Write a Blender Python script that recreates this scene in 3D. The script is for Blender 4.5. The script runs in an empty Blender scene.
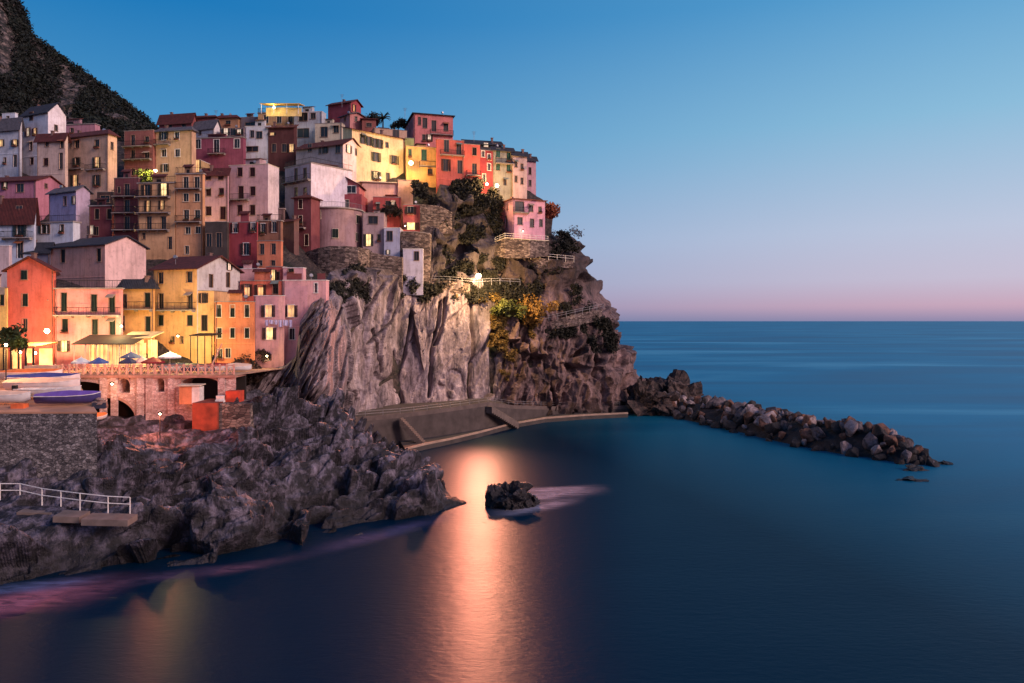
import bpy, math, random
import numpy as np
from mathutils import Vector, Matrix
random.seed(7); RNG = np.random.default_rng(7)
F = 740.0; H0 = 20.0; HY = 321.0; CX = 512.0
scene = bpy.context.scene
COL = scene.collection
rad = math.radians

def at(px, py, D):
    """point seen at pixel px,py standing D metres ahead of the viewpoint"""
    return Vector(((px-CX)*D/F, D, H0-(py-HY)*D/F))
def atz(px, py, z):
    D = (H0-z)*F/(py-HY)
    return at(px, py, D)

# ---------------------------------------------------------------- depth of the town slope
PXC = [-80, 0, 150, 250, 285, 300, 330, 360, 400, 450, 500, 550, 600, 650, 720]
PYR = [430, 371, 330, 300, 270, 250, 200, 150, 110]
DT = np.array([
 [97,97,97,98,99,102,116,128,138,143,148,152,157,162,166],
 [97,97,97,98,100,103,114,127,138,143,148,153,158,163,167],
 [101,101,101,102,103,104,112,126,139,144,149,154,159,164,168],
 [106,106,106,107,112,114,114,126,141,146,150,155,160,165,169],
 [115,115,116,116,119,120,122,130,143,148,152,157,162,167,170],
 [122,122,124,126,129,131,134,138,145,150,154,159,164,168,172],
 [140,140,140,142,143,144,145,147,149,153,158,163,168,170,175],
 [158,158,158,160,160,160,160,160,160,162,166,170,172,174,178],
 [172,172,172,172,172,172,172,172,172,174,176,178,180,182,184]], float)
def Dt(px, py):
    px = np.asarray(px, float); py = np.asarray(py, float)
    r = np.interp(-py, [-v for v in PYR], np.arange(len(PYR)))
    c = np.interp(px, PXC, np.arange(len(PXC)))
    r0 = np.clip(np.floor(r).astype(int), 0, len(PYR)-2); c0 = np.clip(np.floor(c).astype(int), 0, len(PXC)-2)
    fr = r-r0; fc = c-c0
    return (DT[r0,c0]*(1-fr)*(1-fc)+DT[r0+1,c0]*fr*(1-fc)+DT[r0,c0+1]*(1-fr)*fc+DT[r0+1,c0+1]*fr*fc)

# ---------------------------------------------------------------- noise
def h3(ix, iy, iz, s=0):
    n = (ix.astype(np.int64)*374761393 + iy.astype(np.int64)*668265263 + iz.astype(np.int64)*2147483647 + s*1274126177) & 0xffffffff
    n = ((n ^ (n >> 13))*1274126177) & 0xffffffff
    n = ((n ^ (n >> 15))*2246822519) & 0xffffffff
    return ((n ^ (n >> 16)) & 0xffffff)/float(0xffffff)
def vnoise(P, s=0):
    I = np.floor(P).astype(np.int64); f = P-I; f = f*f*(3-2*f)
    out = 0
    for dx in (0,1):
        wx = f[...,0] if dx else 1-f[...,0]
        for dy in (0,1):
            wy = f[...,1] if dy else 1-f[...,1]
            for dz in (0,1):
                wz = f[...,2] if dz else 1-f[...,2]
                out = out + wx*wy*wz*h3(I[...,0]+dx, I[...,1]+dy, I[...,2]+dz, s)
    return out*2-1
def fbm(P, o=4, s=0, ridged=False):
    a = 1.; t = 0; n = 0
    for k in range(o):
        v = vnoise(P*(2.03**k)+17.3*k, s+k)
        if ridged: v = 1-2*np.abs(v)
        t = t + a*v; n += a; a *= .5
    return t/n
def facet(P, s=0, tilt=1.0):
    """nearest-cell blocks, every block a tilted plane; also returns the distance to the block's edge"""
    I = np.floor(P).astype(np.int64)
    best = np.full(P.shape[:-1], 9.); second = np.full(P.shape[:-1], 9.); val = np.zeros(P.shape[:-1])
    for dx in (-1,0,1):
        for dy in (-1,0,1):
            for dz in (-1,0,1):
                x = I[...,0]+dx; y = I[...,1]+dy; z = I[...,2]+dz
                d0 = P[...,0]-(x+h3(x,y,z,s)); d1 = P[...,1]-(y+h3(x,y,z,s+1)); d2 = P[...,2]-(z+h3(x,y,z,s+2))
                d = d0*d0+d1*d1+d2*d2
                g = (h3(x,y,z,s+3)-.5)*d0+(h3(x,y,z,s+4)-.5)*d1+(h3(x,y,z,s+5)-.5)*d2
                v = g*2*tilt+(h3(x,y,z,s+6)-.5)
                near = d < best
                second = np.where(near, best, np.minimum(second, d))
                val = np.where(near, v, val); best = np.where(near, d, best)
    return val, np.sqrt(second)-np.sqrt(best)
def blur(a, k=1):
    for _ in range(k):
        p = np.pad(a, 1, mode='edge')
        a = (p[:-2,1:-1]+p[2:,1:-1]+p[1:-1,:-2]+p[1:-1,2:]+2*p[1:-1,1:-1]+.5*(p[:-2,:-2]+p[2:,2:]+p[:-2,2:]+p[2:,:-2]))/8
    return a
def sstep(x, a, b):
    t = np.clip((x-a)/(b-a), 0, 1); return t*t*(3-2*t)

# ---------------------------------------------------------------- materials
def lin(c):
    return tuple((v/255/12.92 if v/255 <= .04045 else ((v/255+.055)/1.055)**2.4) for v in c)
MATS = {}
def newmat(name):
    m = bpy.data.materials.new(name); m.use_nodes = True
    nt = m.node_tree; nt.nodes.clear()
    out = nt.nodes.new('ShaderNodeOutputMaterial'); b = nt.nodes.new('ShaderNodeBsdfPrincipled')
    nt.links.new(b.outputs[0], out.inputs[0])
    return m, nt, b
def N(nt, t, **k):
    n = nt.nodes.new(t)
    for a, v in k.items():
        if hasattr(n, a): setattr(n, a, v)
        else: n.inputs[a.replace('_', ' ')].default_value = v
    return n
def ramp(nt, src, stops, interp='LINEAR'):
    r = nt.nodes.new('ShaderNodeValToRGB'); nt.links.new(src, r.inputs[0])
    e = r.color_ramp.elements; r.color_ramp.interpolation = interp
    while len(e) < len(stops): e.new(.5)
    for k, (p, c) in enumerate(stops):
        e[k].position = p; e[k].color = (*c, 1) if len(c) == 3 else c
    return r
def mix(nt, fac, a, b, mode='MIX'):
    m = nt.nodes.new('ShaderNodeMix'); m.data_type = 'RGBA'; m.blend_type = mode
    for sock, v in ((m.inputs[0], fac), (m.inputs[6], a), (m.inputs[7], b)):
        if hasattr(v, 'links'): nt.links.new(v, sock)
        elif isinstance(v, (int, float)): sock.default_value = v
        else: sock.default_value = (*v, 1)
    return m.outputs[2]
def coords(nt, scale=(1,1,1), kind='Object', rot=(0,0,0)):
    tc = nt.nodes.new('ShaderNodeTexCoord'); mp = nt.nodes.new('ShaderNodeMapping')
    mp.inputs['Scale'].default_value = scale; mp.inputs['Rotation'].default_value = rot
    nt.links.new(tc.outputs[kind], mp.inputs[0]); return mp.outputs[0]
def noise(nt, vec, scale, detail=4, rough=.55, dist=0):
    n = N(nt, 'ShaderNodeTexNoise', Scale=scale, Detail=detail, Roughness=rough, Distortion=dist)
    nt.links.new(vec, n.inputs['Vector']); return n.outputs[0]
def bump(nt, b, h, strength=.5, dist=.05):
    n = N(nt, 'ShaderNodeBump', Strength=strength, Distance=dist)
    nt.links.new(h, n.inputs['Height']); nt.links.new(n.outputs[0], b.inputs['Normal'])
def plaster(rgb):
    key = ('pl',)+tuple(rgb)
    if key in MATS: return MATS[key]
    c = lin(rgb); lum = .3*c[0]+.5*c[1]+.2*c[2]; c = tuple(x*.74+lum*.26+.006 for x in c); m, nt, b = newmat('plaster')
    v = coords(nt); n1 = noise(nt, v, .35, 5, .6); n2 = noise(nt, coords(nt, (2.2,2.2,.25)), 1.0, 4, .6)
    dark = tuple(x*.72 for x in c); pale = tuple(min(1, x*1.12+.02) for x in c)
    r1 = ramp(nt, n1, [(.3, dark), (.5, c), (.72, pale)])
    r2 = ramp(nt, n2, [(.32, (.62,.58,.55)), (.52, (1,1,1))])
    r3 = ramp(nt, noise(nt, v, 1.7, 6, .75, .5), [(.36, (.66,.62,.6)), (.47, (1,1,1)), (.66, (1,1,1)), (.74, (1.2,1.18,1.15))])
    c0 = mix(nt, .55, r1.outputs[0], r2.outputs[0], 'MULTIPLY')
    nt.links.new(mix(nt, .6, c0, r3.outputs[0], 'MULTIPLY'), b.inputs['Base Color'])
    b.inputs['Roughness'].default_value = .92
    bump(nt, b, noise(nt, v, 6, 4), .35, .03)
    MATS[key] = m; return m
def flatmat(name, rgb, rough=.7, metal=0., var=.25, scale=1.5):
    if name in MATS: return MATS[name]
    c = lin(rgb); m, nt, b = newmat(name)
    r = ramp(nt, noise(nt, coords(nt), scale, 4), [(.3, tuple(x*(1-var) for x in c)), (.7, tuple(min(1,x*(1+var)) for x in c))])
    nt.links.new(r.outputs[0], b.inputs['Base Color'])
    b.inputs['Roughness'].default_value = rough; b.inputs['Metallic'].default_value = metal
    MATS[name] = m; return m
def emis(name, rgb, strength):
    if name in MATS: return MATS[name]
    m, nt, b = newmat(name)
    b.inputs['Base Color'].default_value = (*lin(rgb), 1)
    r = ramp(nt, noise(nt, coords(nt), 1.1, 2), [(.35, tuple(x*.35 for x in lin(rgb))), (.6, lin(rgb))])
    nt.links.new(r.outputs[0], b.inputs['Emission Color'])
    b.inputs['Emission Strength'].default_value = strength
    MATS[name] = m; return m
def roofmat(name, rgb):
    if name in MATS: return MATS[name]
    c = lin(rgb); m, nt, b = newmat(name)
    v = coords(nt)
    r = ramp(nt, noise(nt, v, 1.6, 5, .7), [(.3, tuple(x*.5 for x in c)), (.55, c), (.75, tuple(x*1.5 for x in c))])
    nt.links.new(r.outputs[0], b.inputs['Base Color']); b.inputs['Roughness'].default_value = .85
    w = N(nt, 'ShaderNodeTexWave', Scale=1.3, Distortion=.6); nt.links.new(v, w.inputs[0])
    bump(nt, b, w.outputs[1], .6, .08)
    MATS[name] = m; return m
def stonemat(name, cols, scale=1.6, zs=2.2, bstr=.9):
    if name in MATS: return MATS[name]
    m, nt, b = newmat(name)
    v = coords(nt, (1,1,zs))
    vo = N(nt, 'ShaderNodeTexVoronoi', Scale=scale); nt.links.new(v, vo.inputs['Vector'])
    vd = N(nt, 'ShaderNodeTexVoronoi', Scale=scale, feature='DISTANCE_TO_EDGE'); nt.links.new(v, vd.inputs['Vector'])
    sep = N(nt, 'ShaderNodeSeparateColor'); nt.links.new(vo.outputs['Color'], sep.inputs[0])
    r = ramp(nt, sep.outputs[0], [(0, lin(cols[0])), (.5, lin(cols[1])), (1, lin(cols[2]))])
    jd = .5 if 'viaduct' in name else .25; j = ramp(nt, vd.outputs[0], [(0, (jd,jd,jd)), (.09, (1,1,1))])
    g = ramp(nt, noise(nt, coords(nt), .4, 5, .65), [(.35, (.5,.5,.5)), (.65, (1.1,1.1,1.1))])
    c = mix(nt, .9, r.outputs[0], j.outputs[0], 'MULTIPLY')
    nt.links.new(mix(nt, .8, c, g.outputs[0], 'MULTIPLY'), b.inputs['Base Color'])
    b.inputs['Roughness'].default_value = .95
    bump(nt, b, j.outputs[0], bstr, .12)
    MATS[name] = m; return m
def rockmat(name, dark, mid, pale, sc=1.0, stretch=(1,1,1), rot=(0,0,0), rough=.8, moss=None, wet=False, soil_shade=None, east=False):
    if name in MATS: return MATS[name]
    m, nt, b = newmat(name)
    v = coords(nt); vs = coords(nt, stretch, rot=rot)
    n1 = noise(nt, v, .16*sc, 6, .65, .4); n2 = noise(nt, vs, 1.1*sc, 7, .7, .3); n3 = noise(nt, v, 3.5*sc, 4, .7)
    r1 = ramp(nt, n2, [(.34, lin(dark)), (.48, lin(mid)), (.7, lin(pale))])
    r2 = ramp(nt, n1, [(.34, (.5,.5,.56)), (.5, (.95,.9,.9)), (.66, (1.25,1.15,1.1))])
    c = mix(nt, .85, r1.outputs[0], r2.outputs[0], 'MULTIPLY')
    r3 = ramp(nt, n3, [(.3, (.6,.6,.6)), (.6, (1.1,1.1,1.1))])
    c = mix(nt, .6, c, r3.outputs[0], 'MULTIPLY')
    if moss:
        mk = ramp(nt, noise(nt, v, .3, 5, .7), [(.52, (0,0,0)), (.6, (1,1,1))])
        c = mix(nt, mk.outputs[0], c, lin(moss))
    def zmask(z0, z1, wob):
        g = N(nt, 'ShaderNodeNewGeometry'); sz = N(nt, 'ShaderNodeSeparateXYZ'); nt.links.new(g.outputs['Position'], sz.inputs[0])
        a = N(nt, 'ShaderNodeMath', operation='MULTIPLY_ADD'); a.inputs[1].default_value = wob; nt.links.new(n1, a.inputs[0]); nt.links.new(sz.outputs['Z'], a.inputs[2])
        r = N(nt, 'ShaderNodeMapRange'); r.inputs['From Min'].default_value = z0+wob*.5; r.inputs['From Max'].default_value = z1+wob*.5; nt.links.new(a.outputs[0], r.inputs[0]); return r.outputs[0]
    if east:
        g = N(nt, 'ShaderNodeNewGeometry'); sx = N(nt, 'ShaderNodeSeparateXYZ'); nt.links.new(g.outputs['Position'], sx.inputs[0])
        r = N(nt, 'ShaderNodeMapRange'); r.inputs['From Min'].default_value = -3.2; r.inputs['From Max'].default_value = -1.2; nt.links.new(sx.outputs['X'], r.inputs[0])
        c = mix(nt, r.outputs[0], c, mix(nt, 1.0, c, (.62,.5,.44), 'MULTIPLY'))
    if soil_shade: c = mix(nt, zmask(*soil_shade[:3]), c, mix(nt, .75, c, lin(soil_shade[3])))  # dark soil and scrub of the upper cliff, its shadow painted in too
    if wet: c = mix(nt, zmask(.6, 3.6, 3.5), mix(nt, .8, c, (.006,.006,.008)), c)  # wet band above the waterline, with the black shadows down there painted in
    nt.links.new(c, b.inputs['Base Color'])
    b.inputs['Roughness'].default_value = rough
    add = N(nt, 'ShaderNodeMath', operation='ADD'); nt.links.new(n2, add.inputs[0]); nt.links.new(n3, add.inputs[1])
    bump(nt, b, add.outputs[0], .9, .25)
    MATS[name] = m; return m
def leafmat(name, c1, c2, sc=.5):
    if name in MATS: return MATS[name]
    m, nt, b = newmat(name)
    r = ramp(nt, noise(nt, coords(nt), sc, 4, .7), [(.35, lin(c1)), (.65, lin(c2))])
    nt.links.new(r.outputs[0], b.inputs['Base Color']); b.inputs['Roughness'].default_value = .8
    MATS[name] = m; return m

GLASS, _nt, _b = newmat('window_glass')
_b.inputs['Base Color'].default_value = (.012,.016,.022,1); _b.inputs['Roughness'].default_value = .35
M = dict(
 white=flatmat('white_paint', (225,220,215)), cream=flatmat('cream_paint', (215,200,175)),
 green=flatmat('green_shutter', (16,38,32)), red=flatmat('dark_red_shutter', (56,14,20)), brown=flatmat('brown_shutter', (26,18,17)),
 trim=flatmat('stone_trim', (150,122,104)), teal=flatmat('teal_shutter', (60,110,95)), black=flatmat('black_iron', (25,25,28), .5, .3), dark=flatmat('dark_timber', (30,24,22)),
 tile=roofmat('clay_tile', (92,42,38)), tile2=roofmat('old_clay_tile', (118,66,50)), slate=roofmat('slate_roof', (50,52,62)), grey=roofmat('grey_roof', (95,92,98)),
 metal=flatmat('galvanised_metal', (150,150,155), .45, .6), concrete=flatmat('terrace_concrete', (150,140,135), .9, 0, .3, .8),
 warm=emis('lit_window', (255,205,140), .95), warm2=emis('bright_lit_window', (255,220,150), 1.7), bulb=emis('lamp_bulb', (255,225,170), 60),
 cool=emis('pale_lit_curtain', (250,225,195), .8),
)
STONE = stonemat('rubble_masonry', [(70,58,56),(122,104,98),(160,142,132)])
STONE2 = stonemat('harbour_masonry', [(84,78,80),(128,120,120),(172,162,160)], 3.4, 1.5)
STONE3 = stonemat('viaduct_masonry', [(196,162,154),(220,188,180),(238,212,204)], 2.4, 2.0, .5)

# ---------------------------------------------------------------- mesh helpers
class MB:
    def __init__(s): s.v = []; s.f = []
    def quad(s, *p):
        n = len(s.v); s.v += [tuple(q) for q in p]; s.f.append(tuple(range(n, n+len(p))))
    def box(s, x0, x1, y0, y1, z0, z1):
        n = len(s.v)
        s.v += [(x,y,z) for z in (z0,z1) for (x,y) in ((x0,y0),(x1,y0),(x1,y1),(x0,y1))]
        s.f += [tuple(n+i for i in q) for q in ((3,2,1,0),(4,5,6,7),(0,1,5,4),(1,2,6,5),(2,3,7,6),(3,0,4,7))]
    def slab(s, q, th):
        """quad or polygon q given as its top side, thickened downward"""
        n = len(s.v); k = len(q)
        s.v += [tuple(p) for p in q]+[(p[0],p[1],p[2]-th) for p in q]
        s.f.append(tuple(range(n, n+k))); s.f.append(tuple(range(n+2*k-1, n+k-1, -1)))
        for i in range(k):
            j = (i+1) % k; s.f.append((n+i, n+k+i, n+k+j, n+j))
    def prism(s, pts, z0, z1):
        s.slab([(p[0],p[1],z1) for p in pts], z1-z0)
    def bar(s, a, b, r=.03, n=5, r2=None):
        a = Vector(a); b = Vector(b); d = (b-a)
        if d.length < 1e-6: return
        q = d.to_track_quat('Z', 'Y'); r2 = r if r2 is None else r2; k = len(s.v)
        for i in range(n):
            t = 2*math.pi*i/n; s.v.append(tuple(a+q@Vector((math.cos(t)*r, math.sin(t)*r, 0))))
        for i in range(n):
            t = 2*math.pi*i/n; s.v.append(tuple(b+q@Vector((math.cos(t)*r2, math.sin(t)*r2, 0))))
        for i in range(n):
            j = (i+1) % n; s.f.append((k+i, k+j, k+n+j, k+n+i))
        s.f.append(tuple(k+i for i in reversed(range(n)))); s.f.append(tuple(k+n+i for i in range(n)))
    def mesh(s, name, mat, smooth=False):
        me = bpy.data.meshes.new(name); me.from_pydata(s.v, [], s.f); me.update()
        if mat: me.materials.append(mat)
        if smooth: me.polygons.foreach_set('use_smooth', [True]*len(me.polygons))
        return me
    def obj(s, name, mat, parent=None, loc=None, smooth=False):
        return link(name, s.mesh(name, mat, smooth), parent, loc)
def link(name, me, parent=None, loc=None, rz=0):
    o = bpy.data.objects.new(name, me); COL.objects.link(o)
    if parent: o.parent = parent
    if loc is not None: o.location = loc
    if rz: o.rotation_euler = (0,0,rz)
    return o
def tag(o, label=None, cat=None, group=None, kind=None):
    if label: o['label'] = label
    if cat: o['category'] = cat
    if group: o['group'] = group
    if kind: o['kind'] = kind
    return o
def thing(name, label, cat, loc=(0,0,0), rz=0, group=None):
    return tag(link(name, None, None, loc, rz), label, cat, group)
def rebase(o, loc):
    """put a mesh built in world coordinates under a thing whose base is loc"""
    o.data.transform(Matrix.Translation(-Vector(loc)))
def gridmesh(name, P, mat, smooth=False, wrap=False):
    n, m = P.shape[:2]
    idx = np.arange(n*m).reshape(n, m)
    f = np.stack([idx[:-1,:-1], idx[:-1,1:], idx[1:,1:], idx[1:,:-1]], -1).reshape(-1, 4)
    me = bpy.data.meshes.new(name)
    me.vertices.add(n*m); me.vertices.foreach_set('co', P.reshape(-1).astype(np.float32))
    me.loops.add(f.size); me.loops.foreach_set('vertex_index', f.reshape(-1).astype(np.int32))
    me.polygons.add(len(f)); me.polygons.foreach_set('loop_start', (np.arange(len(f))*4).astype(np.int32))
    me.polygons.foreach_set('loop_total', np.full(len(f), 4, np.int32))
    me.update(calc_edges=True); me.validate()
    me.polygons.foreach_set('use_smooth', [smooth]*len(me.polygons))
    me.materials.append(mat); return me
def quadsmesh(name, V, mat):
    """V: (k,4,3) loose quads"""
    k = len(V); me = bpy.data.meshes.new(name)
    me.vertices.add(k*4); me.vertices.foreach_set('co', V.reshape(-1).astype(np.float32))
    me.loops.add(k*4); me.loops.foreach_set('vertex_index', np.arange(k*4, dtype=np.int32))
    me.polygons.add(k); me.polygons.foreach_set('loop_start', (np.arange(k)*4).astype(np.int32))
    me.polygons.foreach_set('loop_total', np.full(k, 4, np.int32))
    me.update(calc_edges=True); me.materials.append(mat); return me
def gnormals(P):
    du = np.gradient(P, axis=1); dv = np.gradient(P, axis=0)
    n = np.cross(du, dv); n /= np.linalg.norm(n, axis=-1, keepdims=True)+1e-9
    return n
def leaves(centers, radii, per, size, flat=.8, seed=1):
    """clouds of small bent leaf tufts: (k,4,3)"""
    r = np.random.default_rng(seed); C = np.repeat(np.asarray(centers, float), per, 0); R = np.repeat(np.asarray(radii, float), per, 0)
    k = len(C); d = r.normal(size=(k,3)); d /= np.linalg.norm(d, axis=1, keepdims=True)
    q = r.random(k)**.45
    lump = 1+.35*vnoise(d*2.2+C*.7, 5)
    P = C+d*(R*q*lump)[:,None]*np.array([1,1,flat])
    a = r.normal(size=(k,3)); a /= np.linalg.norm(a, axis=1, keepdims=True)
    b = np.cross(a, r.normal(size=(k,3))); b /= np.linalg.norm(b, axis=1, keepdims=True)
    s = size*(.5+r.random(k))[:,None]
    return np.stack([P-a*s, P-b*s*.55, P+a*s, P+b*s*.55], 1)

# ---------------------------------------------------------------- windows
WCACHE = {}
def _wm(key, fn, mat):
    k = (key, mat.name)
    if k not in WCACHE:
        mb = MB(); fn(mb); WCACHE[k] = mb.mesh(key[0], mat)
    return WCACHE[k]
def put_window(root, loc, rz, w, h, style, shut, proud=False, frame='cream'):
    """loc: bottom centre of the opening on the wall face; local x along the wall, y into the wall"""
    w = round(w*10)/10; h = round(h*10)/10
    yi = -.04 if proud else .16
    door = style in 'dD'
    def fr(mb):
        t = .11 if frame == 'white' else .07; y0 = -.045
        mb.box(-w/2-t, -w/2, y0, .03, 0, h+t); mb.box(w/2, w/2+t, y0, .03, 0, h+t); mb.box(-w/2, w/2, y0, .03, h, h+t)
        if not door: mb.box(-w/2-t*1.5, w/2+t*1.5, y0-.08, .03, -.09, 0)
        yy = yi-.045
        mb.box(-.018, .018, yy, yi-.004, 0, h)
    win = link('door' if door else 'window', _wm(('window', w, h, door, proud, frame == 'white'), fr, M[frame]), root, loc, rz)
    mat = GLASS
    if style in 'lL': mat = M['warm']
    if style in 'B': mat = M['warm2']
    if style in 'w': mat = M['cool']
    if style in 'cd':
        def cl(mb):
            for sx in (-1, 1):
                x0, x1 = (-w/2+.01, -.012) if sx < 0 else (.012, w/2-.01)
                y = yi-.1
                mb.box(x0, x0+.06, y, y+.05, .02, h-.01); mb.box(x1-.06, x1, y, y+.05, .02, h-.01)
                k = max(4, int(h/.16))
                for i in range(k):
                    z = .02+(h-.03)*i/k
                    mb.slab([(x0+.06, y+.005, z+.02), (x1-.06, y+.005, z+.02), (x1-.06, y+.045, z+.1), (x0+.06, y+.045, z+.1)], .025)
        link('shutter', _wm(('shutter', w, h, 'c', proud), cl, M[shut]), win)
        mat = M['dark']
    def pn(mb): mb.box(-w/2, w/2, yi, yi+.02, 0, h)
    link('pane', _wm(('pane', w, h, proud), pn, mat), win)
    if style in 'olBw' and w < 2.2:
        def sh(mb):
            x0, x1 = 0, w/2
            mb.box(x0, x0+.06, -.05, 0, 0, h); mb.box(x1-.06, x1, -.05, 0, 0, h)
            k = max(4, int(h/.16))
            for i in range(k):
                z = h*i/k
                mb.slab([(x0+.06, -.045, z+.02), (x1-.06, -.045, z+.02), (x1-.06, -.01, z+.11), (x0+.06, -.01, z+.11)], .02)
        me = _wm(('shutter', w, h, 'o'), sh, M[shut])
        a = link('shutter', me, win, (w/2+.04, -.05, 0)); a.rotation_euler = (0, 0, -.12)
        b = link('shutter', me, win, (-w/2-.04, -.05, 0)); b.rotation_euler = (0, 0, math.pi+.12); b.scale = (1, -1, 1)
    return win

def facade(mb, W, H, holes, xf, rev=.2, z0=0):
    """wall sheet W x H with real openings and reveals; xf maps (s, inward, z) to local coordinates"""
    xs = sorted({0., W, *[v for h in holes for v in (h[0], h[1])]}); zs = sorted({z0, H, *[v for h in holes for v in (h[2], h[3])]})
    xs = [x for x in xs if -1e-6 <= x <= W+1e-6]; zs = [z for z in zs if z0-1e-6 <= z <= H+1e-6]
    for i in range(len(xs)-1):
        for j in range(len(zs)-1):
            cx = (xs[i]+xs[i+1])/2; cz = (zs[j]+zs[j+1])/2
            if any(h[0] < cx < h[1] and h[2] < cz < h[3] for h in holes): continue
            mb.quad(xf(xs[i],0,zs[j]), xf(xs[i+1],0,zs[j]), xf(xs[i+1],0,zs[j+1]), xf(xs[i],0,zs[j+1]))
    for a, b, c, d in holes:
        mb.quad(xf(a,0,c), xf(a,rev,c), xf(a,rev,d), xf(a,0,d)); mb.quad(xf(b,0,c), xf(b,0,d), xf(b,rev,d), xf(b,rev,c))
        mb.quad(xf(a,0,d), xf(a,rev,d), xf(b,rev,d), xf(b,0,d)); mb.quad(xf(a,0,c), xf(b,0,c), xf(b,rev,c), xf(a,rev,c))

def roofpart(kind, W, L, H, rise, mat, root, oh=.45):
    mb = MB(); th = .16; z = H+th
    if kind == 'gs':      # ridge along the front, gables at the sides
        k = rise/(L/2)
        for s in (0, 1):
            ye = -oh if s == 0 else L+oh
            q = [(-oh, ye, z-oh*k), (W+oh, ye, z-oh*k), (W+oh, L/2, z+rise), (-oh, L/2, z+rise)]
            if s: q = q[::-1]
            mb.slab(q, th)
    elif kind == 'gf':    # gable over the front
        k = rise/(W/2)
        for s in (0, 1):
            xe = -oh if s == 0 else W+oh
            q = [(xe, L+oh, z-oh*k), (xe, -oh, z-oh*k), (W/2, -oh, z+rise), (W/2, L+oh, z+rise)]
            if s: q = q[::-1]
            mb.slab(q, th)
    elif kind == 'hip':
        e = [(-oh,-oh), (W+oh,-oh), (W+oh,L+oh), (-oh,L+oh)]; m = min(W, L)/2*.9
        if W >= L: r0 = (m, L/2); r1 = (W-m, L/2)
        else: r0 = (W/2, m); r1 = (W/2, L-m)
        n = len(mb.v); mb.v += [(x,y,z-.02) for x,y in e]+[(x,y,z-th) for x,y in e]+[(*r0, z+rise), (*r1, z+rise)]
        if W >= L: fs = [(0,1,9,8), (1,2,9), (2,3,8,9), (3,0,8)]
        else: fs = [(0,1,8), (1,2,9,8), (2,3,9), (3,0,8,9)]
        mb.f += [tuple(n+i for i in f) for f in fs]+[(n+7,n+6,n+5,n+4)]+[(n+i, n+4+i, n+4+(i+1)%4, n+(i+1)%4) for i in range(4)]
    elif kind == 'mono':  # rises to the back
        mb.slab([(-oh,-oh,z-oh*rise/L), (W+oh,-oh,z-oh*rise/L), (W+oh,L,z+rise), (-oh,L,z+rise)], th)
    return mb.obj('roof', mat, root)

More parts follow.
